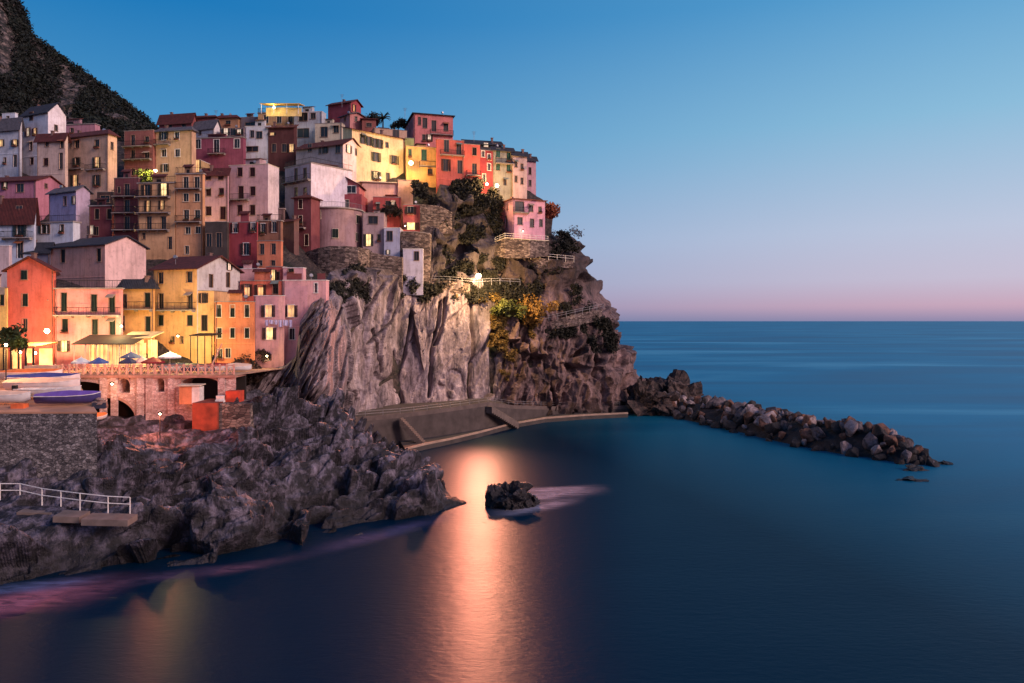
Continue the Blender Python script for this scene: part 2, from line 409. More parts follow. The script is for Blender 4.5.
HOUSES = []
def house(pl, pr, yt, yb, yaw, col, wins='', roof='gs', rise=1.3, ps=None, L=8.0, D=None, shut='green', rmat='tile', sw='', swf='c',
          label='', bal=(), ext=4.5, chim=1, dd=0, frame='trim', cat='house', name='house', ysb=None, scol=None, para=.9):
    yaw = rad(yaw); left = yaw > 0
    pa = pl if left else pr
    if D is None: D = float(Dt((pl+pr)/2, yb))+dd
    A = at(pa, yt, D); a = Vector((math.cos(yaw), math.sin(yaw), 0)); bk = Vector((-math.sin(yaw), math.cos(yaw), 0))
    def along(P, d, px):
        k = (px-CX)/F; return (k*P.y-P.x)/(d.x-k*d.y)
    W = abs(along(A, a, pl if not left else pr))
    if ps is not None: L = min(16, abs(along(A, bk, ps)))
    org = A if left else A-a*W
    zt = A.z; zb = at(pa, yb, D).z-ext; Hh = zt-zb
    org = Vector((org.x, org.y, zb))
    root = thing(name, label, cat, org, yaw)
    def hit(o, d, px, py):
        s = along(o, d, px); Y = o.y+s*d.y; return s, H0-(py-HY)*Y/F-zb, Y
    front, side, proud = [], [], []
    def parse(txt, o, d, flip, Wd, out, rz, place):
        for t in txt.split():
            q = t.split(','); px, py, st = float(q[0]), float(q[1]), q[2]
            s, z, Y = hit(o, d, px, py)
            cosf = abs(d.x)+.25 if abs(d.x) < .75 else 1
            w = float(q[3])*1.06*Y/F if len(q) > 3 else (5.0 if st in 'op' else 4.6)*Y/F
            h = float(q[4])*Y/F if len(q) > 4 else (11.5 if st in 'dD' else 8.2)*Y/F
            w = min(w, Wd*.8)
            w = round(w*10)/10; h = round(h*10)/10
            s = min(max(s, w/2+.12), Wd-w/2-.12); z -= h/2
            if z < .2: z = .2
            if z+h > Hh-.12:
                put_window(root, place(s, -.02, z), rz, w, h, st, shut, True, frame)
            else:
                rr = (s-w/2, s+w/2, z, z+h)
                if any(not (rr[1] < o2[0] or rr[0] > o2[1] or rr[3] < o2[2] or rr[2] > o2[3]) for o2 in out): continue
                out.append(rr); put_window(root, place(s, 0, z), rz, w, h, st, shut, False, frame)
    parse(wins, org, a, False, W, front, 0, lambda s, i, z: (s, i, z))
    if left:   # visible side is the left one
        o2 = org+bk*L
        parse(sw, o2, -bk, False, L, side, -math.pi/2, lambda s, i, z: (i, L-s, z))
    else:
        o2 = org+a*W
        parse(sw, o2, bk, False, L, side, math.pi/2, lambda s, i, z: (W-i, s, z))
    mb = MB()
    Hw = Hh-para if roof in ('flat', 'rail') and False else Hh
    facade(mb, W, Hw, front, lambda s, i, z: (s, i, z))
    facade(mb, L, Hw, [] if left else side, lambda s, i, z: (W-i, s, z))
    facade(mb, L, Hw, side if left else [], lambda s, i, z: (i, L-s, z))
    mb.quad((W,L,0), (0,L,0), (0,L,Hw), (W,L,Hw))
    if roof == 'gs':
        mb.quad((W,0,Hw), (W,L,Hw), (W,L/2,Hw+rise)); mb.quad((0,L,Hw), (0,0,Hw), (0,L/2,Hw+rise))
    if roof == 'gf':
        mb.quad((0,0,Hw), (W,0,Hw), (W/2,0,Hw+rise)); mb.quad((W,L,Hw), (0,L,Hw), (W/2,L,Hw+rise))
    if roof == 'mono':
        mb.quad((W,0,Hw), (W,L,Hw), (W,L,Hw+rise)); mb.quad((0,L,Hw), (0,0,Hw), (0,L,Hw+rise)); mb.quad((W,L,Hw), (0,L,Hw), (0,L,Hw+rise), (W,L,Hw+rise))
    if scol:  # side wall's own colour; some gables paler to carry light from the right
        nq = len(mb.f); me = mb.mesh('wall', plaster(col)); me.materials.append(plaster(scol))
        for pz in me.polygons:
            if pz.normal.x > .7 and abs(pz.center.x-W) < .3 and len(side): pz.material_index = 1
            elif pz.normal.x > .7 and abs(pz.center.x-W) < .05: pz.material_index = 1
        link('wall', me, root)
    else: mb.obj('wall', plaster(col), root)
    if roof in ('flat', 'rail'):
        r = MB()
        if roof == 'flat':
            r.box(.25, W-.25, .25, L-.25, Hw-para, Hw-para+.1); r.obj('roof', M['concrete'], root)
            r = MB(); e = .06
            r.box(-e, W+e, -e, .25, Hw, Hw+.1); r.box(-e, W+e, L-.25, L+e, Hw, Hw+.1); r.box(-e, .25, .25, L-.25, Hw, Hw+.1); r.box(W-.25, W+e, .25, L-.25, Hw, Hw+.1)
            r.quad((.25,.25,Hw-para), (.25,.25,Hw), (W-.25,.25,Hw), (W-.25,.25,Hw-para)); r.quad((.25,L-.25,Hw-para), (W-.25,L-.25,Hw-para), (W-.25,L-.25,Hw), (.25,L-.25,Hw))
            r.obj('coping', M[rmat] if rmat in ('white','cream') else M['concrete'], root)
        else:
            r.box(-.15, W+.15, -.15, L+.15, Hw, Hw+.18); r.obj('roof', M['concrete'], root)
            rail(root, [(0,L,Hw+.18), (0,0,Hw+.18), (W,0,Hw+.18), (W,L,Hw+.18)], .95)
    else:
        rf = roofpart(roof, W, L, Hw, rise, M[rmat], root)
        for _ in range(chim):
            c = MB(); cx = random.uniform(.15, .85)*W; cy = L*random.uniform(.5, .7); zz = Hw+rise*.4
            c.box(cx-.22, cx+.22, cy-.25, cy+.25, zz, Hw+rise+.5); c.box(cx-.3, cx+.3, cy-.33, cy+.33, Hw+rise+.5, Hw+rise+.6)
            c.obj('chimney', plaster((130,92,84)), rf)
    # gutter pipe and a thin plinth line break up the wall
    if W > 4:
        p = MB(); x = .18 if random.random() < .5 else W-.18
        p.bar((x, -.07, 0), (x, -.07, Hw), .05, 6); p.obj('drainpipe', flatmat('pipe', (105,80,72), .5), root)
    for (b0, b1, by) in bal:
        s0, z, Y = hit(org, a, b0, by); s1, z1, Y1 = hit(org, a, b1, by)
        s0 = max(s0, 0); s1 = min(s1, W)
        b = MB(); b.box(s0, s1, -.85, -.002, z-.14, z)
        k = max(2, int((s1-s0)/1.8)+1)
        for i in range(k):
            x = s0+.15+(s1-s0-.3)*i/(k-1); b.slab([(x-.07,-.6,z-.141), (x+.07,-.6,z-.141), (x+.07,-.002,z-.141), (x-.07,-.002,z-.141)], .22)
        bo = b.obj('balcony', M['concrete'], root)
        rail(bo, [(s0+.04,-.002,z), (s0+.04,-.8,z), (s1-.04,-.8,z), (s1-.04,-.002,z)], .95, 'black')
    rq = random.Random(int(pl*31+yt*7))
    if W > 4.5 and rq.random() < .45:
        zc = Hh*rq.uniform(.45, .6)
        if not any(o_[2]-.1 < zc < o_[3]+.1 for o_ in front):
            q_ = MB(); q_.box(-.04, W+.04, -.06, -.003, zc, zc+.14); q_.obj('string_course', plaster(tuple(min(255, c_*1.12) for c_ in col)), root)
    for hx in front:
        r_ = rq.random()
        if r_ < .22:
            q_ = MB(); q_.box(hx[0]-.05, hx[1]+.05, -.4, -.14, hx[2]-.05, hx[2]+.16)
            pb = q_.obj('planter', flatmat('terracotta_pot', (120,62,44)), root)
            Cc = np.array([[hx[0]+(hx[1]-hx[0])*t_, -.28, hx[2]+.26] for t_ in (.2,.5,.8)])
            link('plant', quadsmesh('plant', leaves(Cc, [.24]*3, 14, .12, .9, int(abs(pl))), leafmat('planter_leaves', (22,32,16), (70,70,36))), pb)
        elif r_ < .34 and hx[3]-hx[2] > 1.2:
            q_ = MB(); q_.slab([(hx[0]-.15,-.75,hx[3]-.25),(hx[1]+.15,-.75,hx[3]-.25),(hx[1]+.15,-.06,hx[3]+.2),(hx[0]-.15,-.06,hx[3]+.2)], .05)
            q_.obj('window_awning', flatmat('awning_%d' % int(r_*100 % 3), [(150,90,60),(120,130,120),(170,150,130)][int(r_*100 % 3)]), root)
    if rq.random() < .25:
        q_ = MB(); xx = rq.uniform(.2,.8)*W; zz = Hh+(rise*.5 if roof not in ('flat','rail') else 0)
        q_.bar((xx,1.2,zz-.3),(xx,1.2,zz+.9),.035,4); q_.bar((xx,1.2,zz+.75),(xx+.1,.95,zz+.8),.3,10,.24); q_.obj('satellite_dish', M['metal'], root)
    if roof in ('flat','rail') and W > 4 and rq.random() < .7:
        q_ = MB(); xx = rq.uniform(.2,.5)*W; ww = rq.uniform(.25,.4)*W; y0_ = min(L*.35, 2.5); hh_ = rq.uniform(1.6, 2.3)
        q_.box(xx, xx+ww, y0_, L-.3, Hh-para+.1, Hh-para+.1+hh_); pb = q_.obj('roof_shed', plaster(tuple(int(c_*.8+30) for c_ in col)), root)
        q_ = MB(); q_.slab([(xx-.2,y0_-.35,Hh-para+hh_+.06),(xx+ww+.2,y0_-.35,Hh-para+hh_+.06),(xx+ww+.2,L-.1,Hh-para+hh_+.5),(xx-.2,L-.1,Hh-para+hh_+.5)], .1); q_.obj('shed_roof', M['tile'], pb)
        q_ = MB(); q_.box(xx+ww*.3, xx+ww*.65, y0_-.03, y0_-.003, Hh-para+.15, Hh-para+hh_*.8); q_.obj('shed_door', M['dark'], pb)
    HOUSES.append((root, W, L, Hh))
    return root, W, L, Hh
def rail(parent, pts, h, mat='black', step=.22):
    mb = MB()
    for p, q in zip(pts[:-1], pts[1:]):
        p = Vector(p); q = Vector(q); up = Vector((0,0,h))
        mb.bar(p+up, q+up, .035, 4); mb.bar(p+up*.12, q+up*.12, .02, 4)
        n = max(1, int((q-p).length/step))
        for i in range(n+1):
            a = p.lerp(q, i/n); mb.bar(a, a+up, .014 if i % 5 else .03, 3)
    return mb.obj('railing', M[mat], parent)

# ================================================================ HOUSES
h = house
# --- top left
h(2, 15, 113, 126, -10, (205,215,230), '8,118,p,3,4', 'flat', ps=18, dd=6, rmat='white', label='tiny white house under the hill at the upper left corner of town')
h(-14, 20, 122, 172, -14, (200,203,212), '7,129,p,3,5 15,143,l,4,7 1,143,l,4,7 15,161,D,4,12 5,161,p,3,7', 'gs', .9, ps=22, rmat='grey', shut='brown', label='small grey-white house at the left edge beside the tall white house')
h(22, 48, 111, 170, -24, (226,220,224), '31.5,116,c,4.5,8 28,132,w,4,8 35,132,l,3.5,8 31,146,p,4,8 32,161,c,4.5,7', 'gs', 2.1, ps=66, rmat='slate', shut='red', sw='56,128,p,3,6', scol=(245,235,240), label='tall white house with a blue-grey roof below the dark hill', bal=())
h(37, 95, 124, 150, -8, (190,120,140), '52,131,p,4,8 56,131,w,3,8 72,131,p,4,6', 'rail', ps=100, dd=6, label='low pink terrace house behind the beige house under the hill')
h(37, 65, 137, 193, -10, (214,180,162), '47,143,p,4,7 62,144,p,4,8 46,162,c,5,8 61,161,p,4,16 50,181,p,4,7', 'gs', .8, ps=68, shut='red', label='beige house joined left of the tan hip-roofed house')
h(88, 101, 133, 146, -30, (205,140,150), '', 'gf', 1.6, ps=104, dd=8, chim=0, label='small pink gable peeping over the tan hip-roofed house')
h(65, 108, 134.5, 193, -20, (226,176,134), '77,144,p,6,8 97,144,p,6,8 71,144,p,1.5,7 77,162,o,5,9 97,163,l,5,12 75,181,l,5,12 97,181,o,5,12', 'hip', 1.2, ps=117, sw='112,146,p,3,8', bal=((67,84,170),(88,106,170.5),), shut='green', label='tan three-storey house with a red hip roof and two balconies')
h(124, 153, 130, 185, -10, (150,75,68), '133,140,D,4,10 147,140,p,4,7 133,155,D,4,10 147,156,p,5,8 147,172,p,4,7 133,172,p,4,7', 'flat', ps=156, bal=((124,152,147),(124,152,160)), label='reddish brown balconied house at the foot of the hill', dd=4, shut='brown')
h(159, 192, 119.5, 140, -12, (150,62,66), '170,127,p,4,6 184,127,p,4,6', 'gs', 1.6, ps=196, dd=6, label='dark red gabled house behind the tan house on the skyline')
h(190, 216, 117.5, 138, -8, (140,60,62), '197,125,w,5,6 208,124,p,4,6', 'hip', .6, dd=6, ps=219, label='low dark red house on the skyline between the gabled and ochre houses')
h(216, 238, 118, 140, -6, (178,120,72), '228,123,p,5,5', 'hip', .8, dd=7, ps=241, label='ochre house with a low roof on the skyline')
h(240, 262, 117, 140, -6, (110,100,112), '250,124,p,10,3', 'flat', dd=7, ps=264, label='dark grey flat house on the skyline left of the lit rooftop')
h(156, 192, 130.5, 178, -12, (218,166,116), '164,136,o,4.5,8 177,136,p,4.5,8 164,153,p,5,7.5 177.5,153,p,5,7.5 165,168,o,4,8', 'hip', .9, ps=196, bal=((156,171,145),), rmat='grey', frame='white', label='tan house with a pale hip roof left of the magenta house')
h(192, 243, 137.5, 162, -6, (150,52,88), '198,144,p,5.5,9 216.5,146,D,5.5,13 237,143.5,p,5.5,9', 'rail', ps=246, frame='white', bal=((209,226,154),), label='magenta house with three white-framed openings and a roof terrace')
h(193, 214, 126, 139, -20, (210,205,212), '200,133,p,3,4', 'gs', 1.6, ps=220, dd=3, rmat='grey', label='white attic gable standing on the terrace above the magenta house', chim=0)
h(221, 244, 128, 140, -6, (165,140,150), '226,132,w,4,7 233,132,p,4,7 239,132,w,4,6', 'flat', dd=2.5, L=4, label='glazed pinkish roof room above the magenta house')
h(245, 270, 126, 158, -6, (205,208,218), '252,134,p,4,7 259,135,p,6,7 252,149,p,12,5', 'flat', ps=273, rmat='white', label='white stepped terrace house right of the magenta house')
h(258, 297, 111.5, 134, -10, (230,165,75), '266,119,p,5,8 279,119,p,5,8 290,120,p,4,7', 'rail', ps=302, frame='cream', label='yellow house under a brightly lit rooftop terrace', dd=2)
h(268, 294, 127, 160, -6, (92,34,36), '272,134,l,4,3 274,148,p,4,8 284,148,p,4,8 292,148,l,4,8', 'mono', .8, ps=297, label='dark maroon house between the lit rooftop and the white houses', shut='brown')
h(294, 322, 111.5, 142, -8, (178,188,200), '303,117,p,9,8 313,116,p,5,6 303,133,p,12,9', 'flat', ps=326, rmat='white', label='pale blue-white flat-roofed house left of the crimson gable', dd=2)
h(328, 351, 102, 122, -25, (170,40,55), '', 'gs', 1.0, ps=361, dd=6, chim=1, sw='354,108,l,2.5,7', label='crimson gabled attic house, highest on the skyline')
h(340, 350, 114, 136, -45, (205,125,118), '345,119,p,3,5', 'gs', .6, ps=364, dd=3, sw='356,119,p,3,5', rmat='grey', label='salmon house right below the crimson attic')
h(315, 342, 123, 150, -6, (205,190,160), '324,132,p,7,10 336,129,p,5,8', 'flat', ps=345, label='cream house with two dark windows below the skyline', dd=1)
h(296, 343, 144, 190, -25, (182,165,165), '310,148,p,4,8 320,150,p,3,8 325.5,149.5,o,3.5,8 338,149,p,5,8', 'gs', 1.7, ps=361, sw='348.5,149,w,4,8 356,152,p,2.5,7', rmat='tile', scol=(240,205,205), label='greyish house with a tall pale pink gable facing the sea')
h(285, 311, 163, 215, -38, (188,165,178), '296,176,D,5,15 305,173,p,5,10 296,192,p,5,9 305,192,p,5,9', 'rail', ps=352, sw='', bal=((285,311,184),), scol=(228,215,228), label='white-pink terrace house with long railings in mid town')
# --- long cream street to the lamp
h(352, 404, 129, 196, 42, (238,205,140), '363,139,o,3,9 369,141,o,3,9 375,143,o,3,9 380,144,o,3,9 387,145,p,3,5 376,157,o,5,9 394,160,o,5,9 376,176,o,5,9 388,177,p,4,8', 'mono', 1.0, ps=343, D=151, shut='green', rmat='tile', label='long cream house with green shutters running toward the bright lamp')
h(374, 407, 128, 160, 20, (205,160,125), '396,135,p,6,10 396,150,p,5,7', 'flat', D=165, label='beige flat house rising behind the long cream house')
h(389, 411, 141, 180, 20, (225,110,50), '396,149,p,5,7 410,151,c,3,9', 'flat', D=160, label='small orange house left of the yellow lamp-lit house')
h(414, 453, 113.5, 152, 16, (225,110,105), '419.5,121,p,2.5,8 425,123,p,4,10 434,126,D,4,11 446,127,p,4,8 424,138,p,3,7 429.5,138,w,3,7', 'mono', .5, ps=403, D=168, bal=((430,453,134),), sw='', rmat='slate', label='pink-red tall house at the top of the ridge')
h(362, 376, 119, 134, 10, (150,70,58), '369,125,p,5,4', 'mono', .6, D=167, label='small dark brick-red house below the palm on the skyline')
h(405, 414, 138, 152, 10, (190,200,80), '', 'flat', D=161, label='small yellow-green rooftop box above the lamp')
h(406, 437, 146, 184, 14, (240,170,45), '424,155,c,5,11 410,153,c,3,8 430,172,p,4,6', 'flat', D=157, shut='teal', bal=((419,437,166),), label='yellow-orange house lit by the street lamp on the ridge')
h(437, 464, 139, 192, 18, (215,78,50), '446.5,146,D,4.5,12 459,149,D,4.5,11 446,165,o,4.5,12 460,167,D,4.5,13', 'flat', ps=436, D=156, bal=((440,464,154.5),), shut='brown', label='red-orange house with a full-width balcony on the ridge')
h(464, 480, 144, 192, 18, (222,72,42), '474.5,151.5,c,4,8 474.5,169,D,4.5,11 474,183,c,4,8', 'flat', D=158, ps=463, bal=((466,480,175),), shut='brown', label='narrow red-orange house with one window column on the ridge')
h(465, 502, 143, 165, 14, (70,72,80), '486,145,w,4,4 474,146,p,4,5 495,146,p,4,5', 'mono', 1.3, D=168, ps=463, rmat='slate', label='dark slate-roofed house behind the ridge houses')
h(480, 493, 150, 190, 20, (165,20,38), '483,154,p,3,6 489,157,p,3,6 489,167,p,3,7 484,178,D,3,8', 'flat', D=160, ps=479, frame='white', label='narrow crimson house with white-framed windows on the ridge')
h(493, 513, 149, 192, 20, (150,148,132), '498,153,c,4,9 508.6,157,c,4,9 498,166.5,c,4,8 508.6,168.5,c,4,8 505,182,D,3,7', 'mono', .6, D=161, ps=492, shut='teal', bal=((495,513,163),), rmat='slate', label='grey-green house with teal shutters near the end of the ridge')
h(513, 527, 154, 198, 20, (205,170,165), '516,164,p,2.5,6.5 522,167,p,2.5,6.5 516,179,p,2.5,6.5 522,181,p,2.5,6.5', 'mono', .7, D=162, ps=512, rmat='slate', label='pale pink house with four small windows near the ridge end')
h(526, 536, 159, 196, 20, (215,150,160), '530,171,c,2.5,7 530,183,p,2.5,6', 'mono', .7, D=166, ps=525, rmat='slate', shut='red', label='last slim pink house at the seaward end of the ridge')
# --- second band from the left
h(-22, 36, 180, 208, -10, (190,105,135), '5,186,w,3,7 20,188,p,8,8', 'gs', 1.3, ps=62, sw='46,186,p,3.5,5', dd=-1, rmat='tile', label='pink house with a gable end at the left under the grey-white house')
h(49, 76, 190, 238, -26, (185,160,200), '65,201,p,4.5,9 74,200,w,3,8', 'gs', .9, ps=90, sw='', rmat='grey', label='lilac house right of the pink gable', shut='green')
h(-24, 34, 207, 266, -6, (192,204,226), '19.5,210,p,6,8 20,230,o,7,13 20,250,D,6,16', 'gs', 1.3, ps=36, dd=-2, shut='green', bal=((4,33,238),), label='light blue house with a dark red roof and planted balcony')
h(34, 73, 222, 262, -14, (200,208,224), '43,229,o,4,9 48,229,p,4,9 62,229,p,4,9', 'rail', ps=80, dd=-3, shut='green', label='pale blue terrace house with a glass veranda')
h(55, 63, 208, 232, -6, (215,185,185), '60,216,p,3,8', 'flat', ps=66, dd=2, label='little pinkish stair house above the pale blue terrace')
h(89, 112, 206, 244, -8, (122,32,44), '97,214,c,4.5,10 110,214,c,4.5,10 86,230,w,4,9 96,231,p,5,8', 'rail', ps=116, shut='brown', label='maroon house with a dark covered terrace in mid town')
h(97, 113, 192, 207, -4, (60,35,35), '105,199,p,9,7', 'flat', L=4, dd=2, label='dark covered roof terrace above the maroon house')
h(114, 138, 178, 248, -4, (112,42,54), '127,190,D,5,12 127,206,D,5,12 127,223,D,5,13 119,190,p,3,6', 'flat', ps=140, bal=((114,137,196.5),(114,137,213),(114,137,230)), label='tall dark wine-red house with three balconies')
h(138, 175, 183, 256, -6, (222,162,96), '147,190,o,5,11 164,190,B,5,13 148,206,l,3,11 162,205,l,3,9 149,223,D,5,13 163.5,223,D,5,13 144,236,p,3,6 170,243,D,4,12', 'rail', ps=177, shut='brown', bal=((139,171,197),(139,171,213),(139,170,230)), label='tan house with three balconies and lamp-lit roof plants')
h(176, 203, 174, 258, -5, (226,152,84), '186,183,D,5,12 197,183,D,5,12 186,197.5,p,5,8 197,197.5,p,5,8 186.5,215.5,D,5,11 197.5,215,D,5,10 188,230.5,p,5,7 198,230,p,5,7 187,250,p,4,8', 'rail', ps=205, frame='cream', bal=((177,202,189),(177,202,222)), label='ochre five-storey house with cream-framed windows')
h(178, 200, 160, 174, -5, (200,160,90), '188,166,B,7,9 199,166,l,3,12 180,167,l,3,7', 'flat', L=5, dd=1.5, label='lit rooftop room on the ochre five-storey house', rmat='white')
h(203, 228, 172, 224, -5, (214,156,158), '208.6,176,c,4.5,8 221,176,c,4.5,8 208.6,192,c,4.5,8 221.5,192,c,4.5,8 208.6,211,c,5,9 223,213,c,5,13', 'mono', .7, ps=229, shut='red', L=7, label='pinkish grey house with six dark red shutters')
h(229, 268, 164, 226, -12, (216,162,166), '240,172,c,5,9 252.5,172,c,5,9 241,193,c,5,14 252.8,191,c,5,9 240,210,c,5,10 252.6,210,c,5,10', 'flat', ps=279, shut='red', bal=((229,250,200),), rmat='cream', scol=(215,195,200), label='large pinkish grey house with red shutters and a small iron balcony')
h(205, 227, 222, 262, -4, (70,58,54), '209,240,D,5,13 219,240,D,5,14', 'flat', L=5, label='dark stone building with two pale-framed openings in mid town')
h(228, 257, 222, 262, -10, (175,32,48), '235,228,o,4,9 253,227.5,o,4,9 246,249,o,5.5,12', 'flat', ps=258, dd=-.5, shut='dark' if False else 'brown', frame='white', label='deep red house with white-framed windows in mid town')
h(257, 281, 221, 242, -4, (150,95,70), '263,229,o,3.5,11 274,227,o,3.5,10', 'rail', ps=283, dd=-.3, shut='red', label='brown-orange house beside the deep red house', frame='white')
h(257, 281, 241, 272, -4, (222,112,52), '262,249,p,4,10 273.5,249,D,4.5,11 260,263,p,4,5 273,263,p,4,5', 'flat', ps=283, dd=-1, label='small orange house below the brown-orange house')
h(259, 284, 209, 222, -4, (120,90,90), '270,216,p,10,4', 'rail', ps=285, dd=1, L=5, label='laundry terrace above the brown-orange house')
h(283, 294, 221, 276, -30, (122,78,70), '', 'mono', .5, ps=299, label='windowless brown house end beside the red tower house', D=133)
h(294, 311, 198, 270, -16, (128,48,58), '300.5,204,c,4,9 300.5,220,c,4,9 306.5,240,c,4,11', 'hip', .8, ps=320, shut='red', frame='cream', bal=((292,306,228),), label='tall maroon house with cream window frames beside the round house', D=138)
h(362, 384, 213, 256, 4, (185,150,148), '373,220,p,9,8 368.5,240,B,4.5,12 379,238,p,3,7', 'flat', ps=361 if False else 386, label='pinkish beige house joined right of the round house', D=143)
h(384, 400, 228, 262, 2, (182,184,208), '389.6,236,p,5.5,10 388,252,w,2,4', 'flat', ps=402, D=142.5, label='narrow bluish-white house standing on the masonry wall', rmat='white')
h(403, 423, 249, 293, 4, (198,192,215), '416.5,256,p,4.5,9 416,287,p,2,3', 'flat', D=141, L=4, ps=426, ext=.4, label='tall white box house hanging over the cliff top', rmat='white')
h(373, 401, 197, 222, 8, (205,62,48), '388,206,D,4,10 393,206,w,3,10 378,207,p,3,8', 'flat', D=149, ps=404, label='red terrace house with dark climbing plants', rmat='grey')
h(403, 420, 205, 236, 4, (205,72,62), '410.5,210.5,o,5,8 411,226,B,7,7', 'flat', D=148, ps=423, frame='cream', label='little red house with a lit ground-floor window above the cliff')
h(362, 400, 182, 206, 12, (228,170,150), '', 'mono', .9, D=152, ps=361, rmat='cream', label='low pink house with a pale vaulted roof under the cream street', chim=0)
h(398, 413, 180, 212, 12, (225,165,140), '', 'flat', D=153, label='plain pink wall house ending the street above the cliff')
# --- pink house on the headland
h(513, 545, 199, 238, 24, (240,158,178), '519.5,206.5,p,9,10 531,208,p,4,7 540,210,p,3,6 520,221,p,5,7 532,223,p,4,8 541,223,p,3,7', 'hip', .7, D=152.8, ps=496, sw='500,209.5,p,2.5,6 507.6,207,p,2.5,6 506,222,D,5,12', bal=((513,528,212),), rmat='tile2', L=9, label='pink house standing alone on the headland terrace')
# --- third band: slate-roofed house etc
h(24, 50, 248, 270, -10, (125,118,140), '33,257,p,6,10', 'gs', .8, ps=54, dd=-1, rmat='slate', label='low bluish house with a slate roof left of the pink-beige gable')
h(-12, 9, 246, 290, -5, (215,185,185), '', 'flat', ps=12, dd=-4, rmat='white', label='plain whitish house end at the left edge above the coral house')
h(50, 105, 244, 290, -25, (225,150,125), '63,256,c,6,13 99,255,c,6,13', 'gs', 1.5, ps=146, rmat='slate', shut='brown', scol=(245,195,185), label='pink-beige house with a slate roof and a wide blank gable')
# --- waterfront row
h(-30, 7, 288, 372, -4, (238,185,60), '2,300,c,4,11', 'flat', ps=8, L=6, label='yellow house cut by the left edge of the waterfront')
h(7, 54, 270, 369, -5, (232,82,48), '24.6,275,c,6,9 25,300,c,6,12 25,325,D,5,12 48,300,p,.1,.1', 'gf', 1.7, ps=56, rmat='tile', shut='green', label='coral-red gabled house with lamp light on its lower wall')
h(40, 106, 270, 292, -3, (238,160,150), '49,279,c,6,14 79.5,279,c,5,14 97.5,280,c,5,14', 'mono', .9, ps=108, dd=5, rmat='tile2', shut='brown', label='pink attic storey set back above the pink waterfront house')
h(55, 121, 289, 371, -3, (238,130,130), '64,302,c,6,18 94,303,c,6,17 112,304,c,5.5,17 65,326,c,5.5,14 95,327,c,5.5,15 112.5,327,c,5.5,15 64,346,B,6,11', 'rail', ps=123, D=96.5, shut='dark' if False else 'green', bal=((57,121,315),), label='pink waterfront house with green louvred shutters and a restaurant below')
h(121, 154, 289, 368, -4, (240,165,55), '123,301,p,5,13 147.5,300,c,5.5,14 148,324,c,5,15 123,323,c,3,14', 'hip', 1.2, ps=155, shut='green', bal=((122,153,309),), D=100, rmat='slate', label='low yellow house with a dark hip roof beside the pink house')
h(153, 197, 268, 366, -20, (240,170,80), '160.7,278,p,6,11 189.5,277,p,6,10.5 161,301,p,6,15 190,301,p,6,15 161,320.5,c,6,10.5 190,320.5,c,6,10.5 173,340,p,3.5,7 182,340,p,3.5,7', 'gs', 1.9, ps=240, sw='229,266,w,3.5,8 211,281,D,4.5,13 228,280,D,5,15', bal=((153,196,310),), D=99, scol=(205,196,190), label='tall yellow-orange house with a grey gable terrace on the waterfront', shut='green')
h(197, 214, 291, 366, -4, (240,175,85), '203.5,298,o,4.5,10 204.5,323,c,5.5,16', 'flat', ps=240, D=99, shut='brown', label='narrow yellow annex between the yellow and orange houses', L=5)
h(215, 254, 302, 368, -3, (242,125,35), '219,311,c,4.5,12 232.5,311,c,4.5,12 247,311,c,4.5,12 219.5,333,c,4,10 232.5,333,c,4,10 247,333,c,4,10 220,354,D,4,10 228,353,p,5,9', 'flat', ps=255, D=98, frame='cream', shut='green', label='bright orange waterfront house with six small shuttered windows')
h(240, 284, 281, 312, -3, (225,85,42), '247,290,l,5,12 260.5,290,l,5,11 275.5,288,c,5,12', 'flat', ps=285, D=106, shut='brown', label='orange-red house set back behind the orange waterfront house')
h(233, 266, 269, 286, -3, (235,165,165), '', 'flat', ps=267, D=110, rmat='white', label='pale pink terrace wall house above the orange-red house')
h(266, 283, 267, 284, -10, (215,75,48), '273,275,B,4,10 278,276,p,3,8', 'flat', ps=287, D=107.5, label='small orange-red attic with a lit doorway', para=.3)
h(283, 326, 280.5, 366, -3, (240,165,170), '291,311,l,6,12 292,334,p,5,11 316,288,p,3,9.5', 'flat', ps=329, D=101, ext=.3, frame='white', rmat='white', shut='brown', label='tall light pink house built against the cliff on the waterfront', para=.5)
h(254, 284, 296, 367, -3, (242,168,172), '268.5,311,l,6,12 269.5,333.5,B,6,12 267,357,l,4,7', 'flat', ps=285, D=99.6, frame='white', rmat='white', shut='brown', L=4, label='lower pink house wing with lit windows and hanging laundry', para=.5)
h(283, 303, 268, 282, -3, (230,160,165), '291,271,p,5,4', 'flat', ps=306, D=107, rmat='white', label='small pink roof room behind the light pink house')
for rt, W_, L_, H_ in HOUSES[-3:-2]:
    for k, x in enumerate(np.linspace(.3, W_-1.4, 2)):
        p = MB(); p.box(x+.1, x+(2.2 if k == 0 else 1.2), 0.3, .36, H_+.12, H_+1.0); p.obj('terrace_screen', flatmat('red_screen', (120,60,62)), rt)
# small things on top of some houses
def antenna(px, py, D, hh, lbl):
    b = at(px, py, D); m = MB(); m.bar((0,0,-1.5), (0,0,hh), .04); 
    for k in range(3): m.bar((-.5+.08*k,0,hh-.15-.25*k), (.5-.08*k,0,hh-.15-.25*k), .025, 4)
    o = m.obj('antenna', M['metal'], None, b); tag(o, lbl, 'antenna')
antenna(342, 101, 173, 1.6, 'thin aerial above the crimson attic on the skyline')
antenna(474, 140, 169, 2.0, 'aerial rising from the slate roof on the ridge')
antenna(405, 112, 170, 1.0, 'aerial at the left corner of the pink-red ridge house')
antenna(216, 116, 172, 1.4, 'aerial between the red and ochre skyline houses')

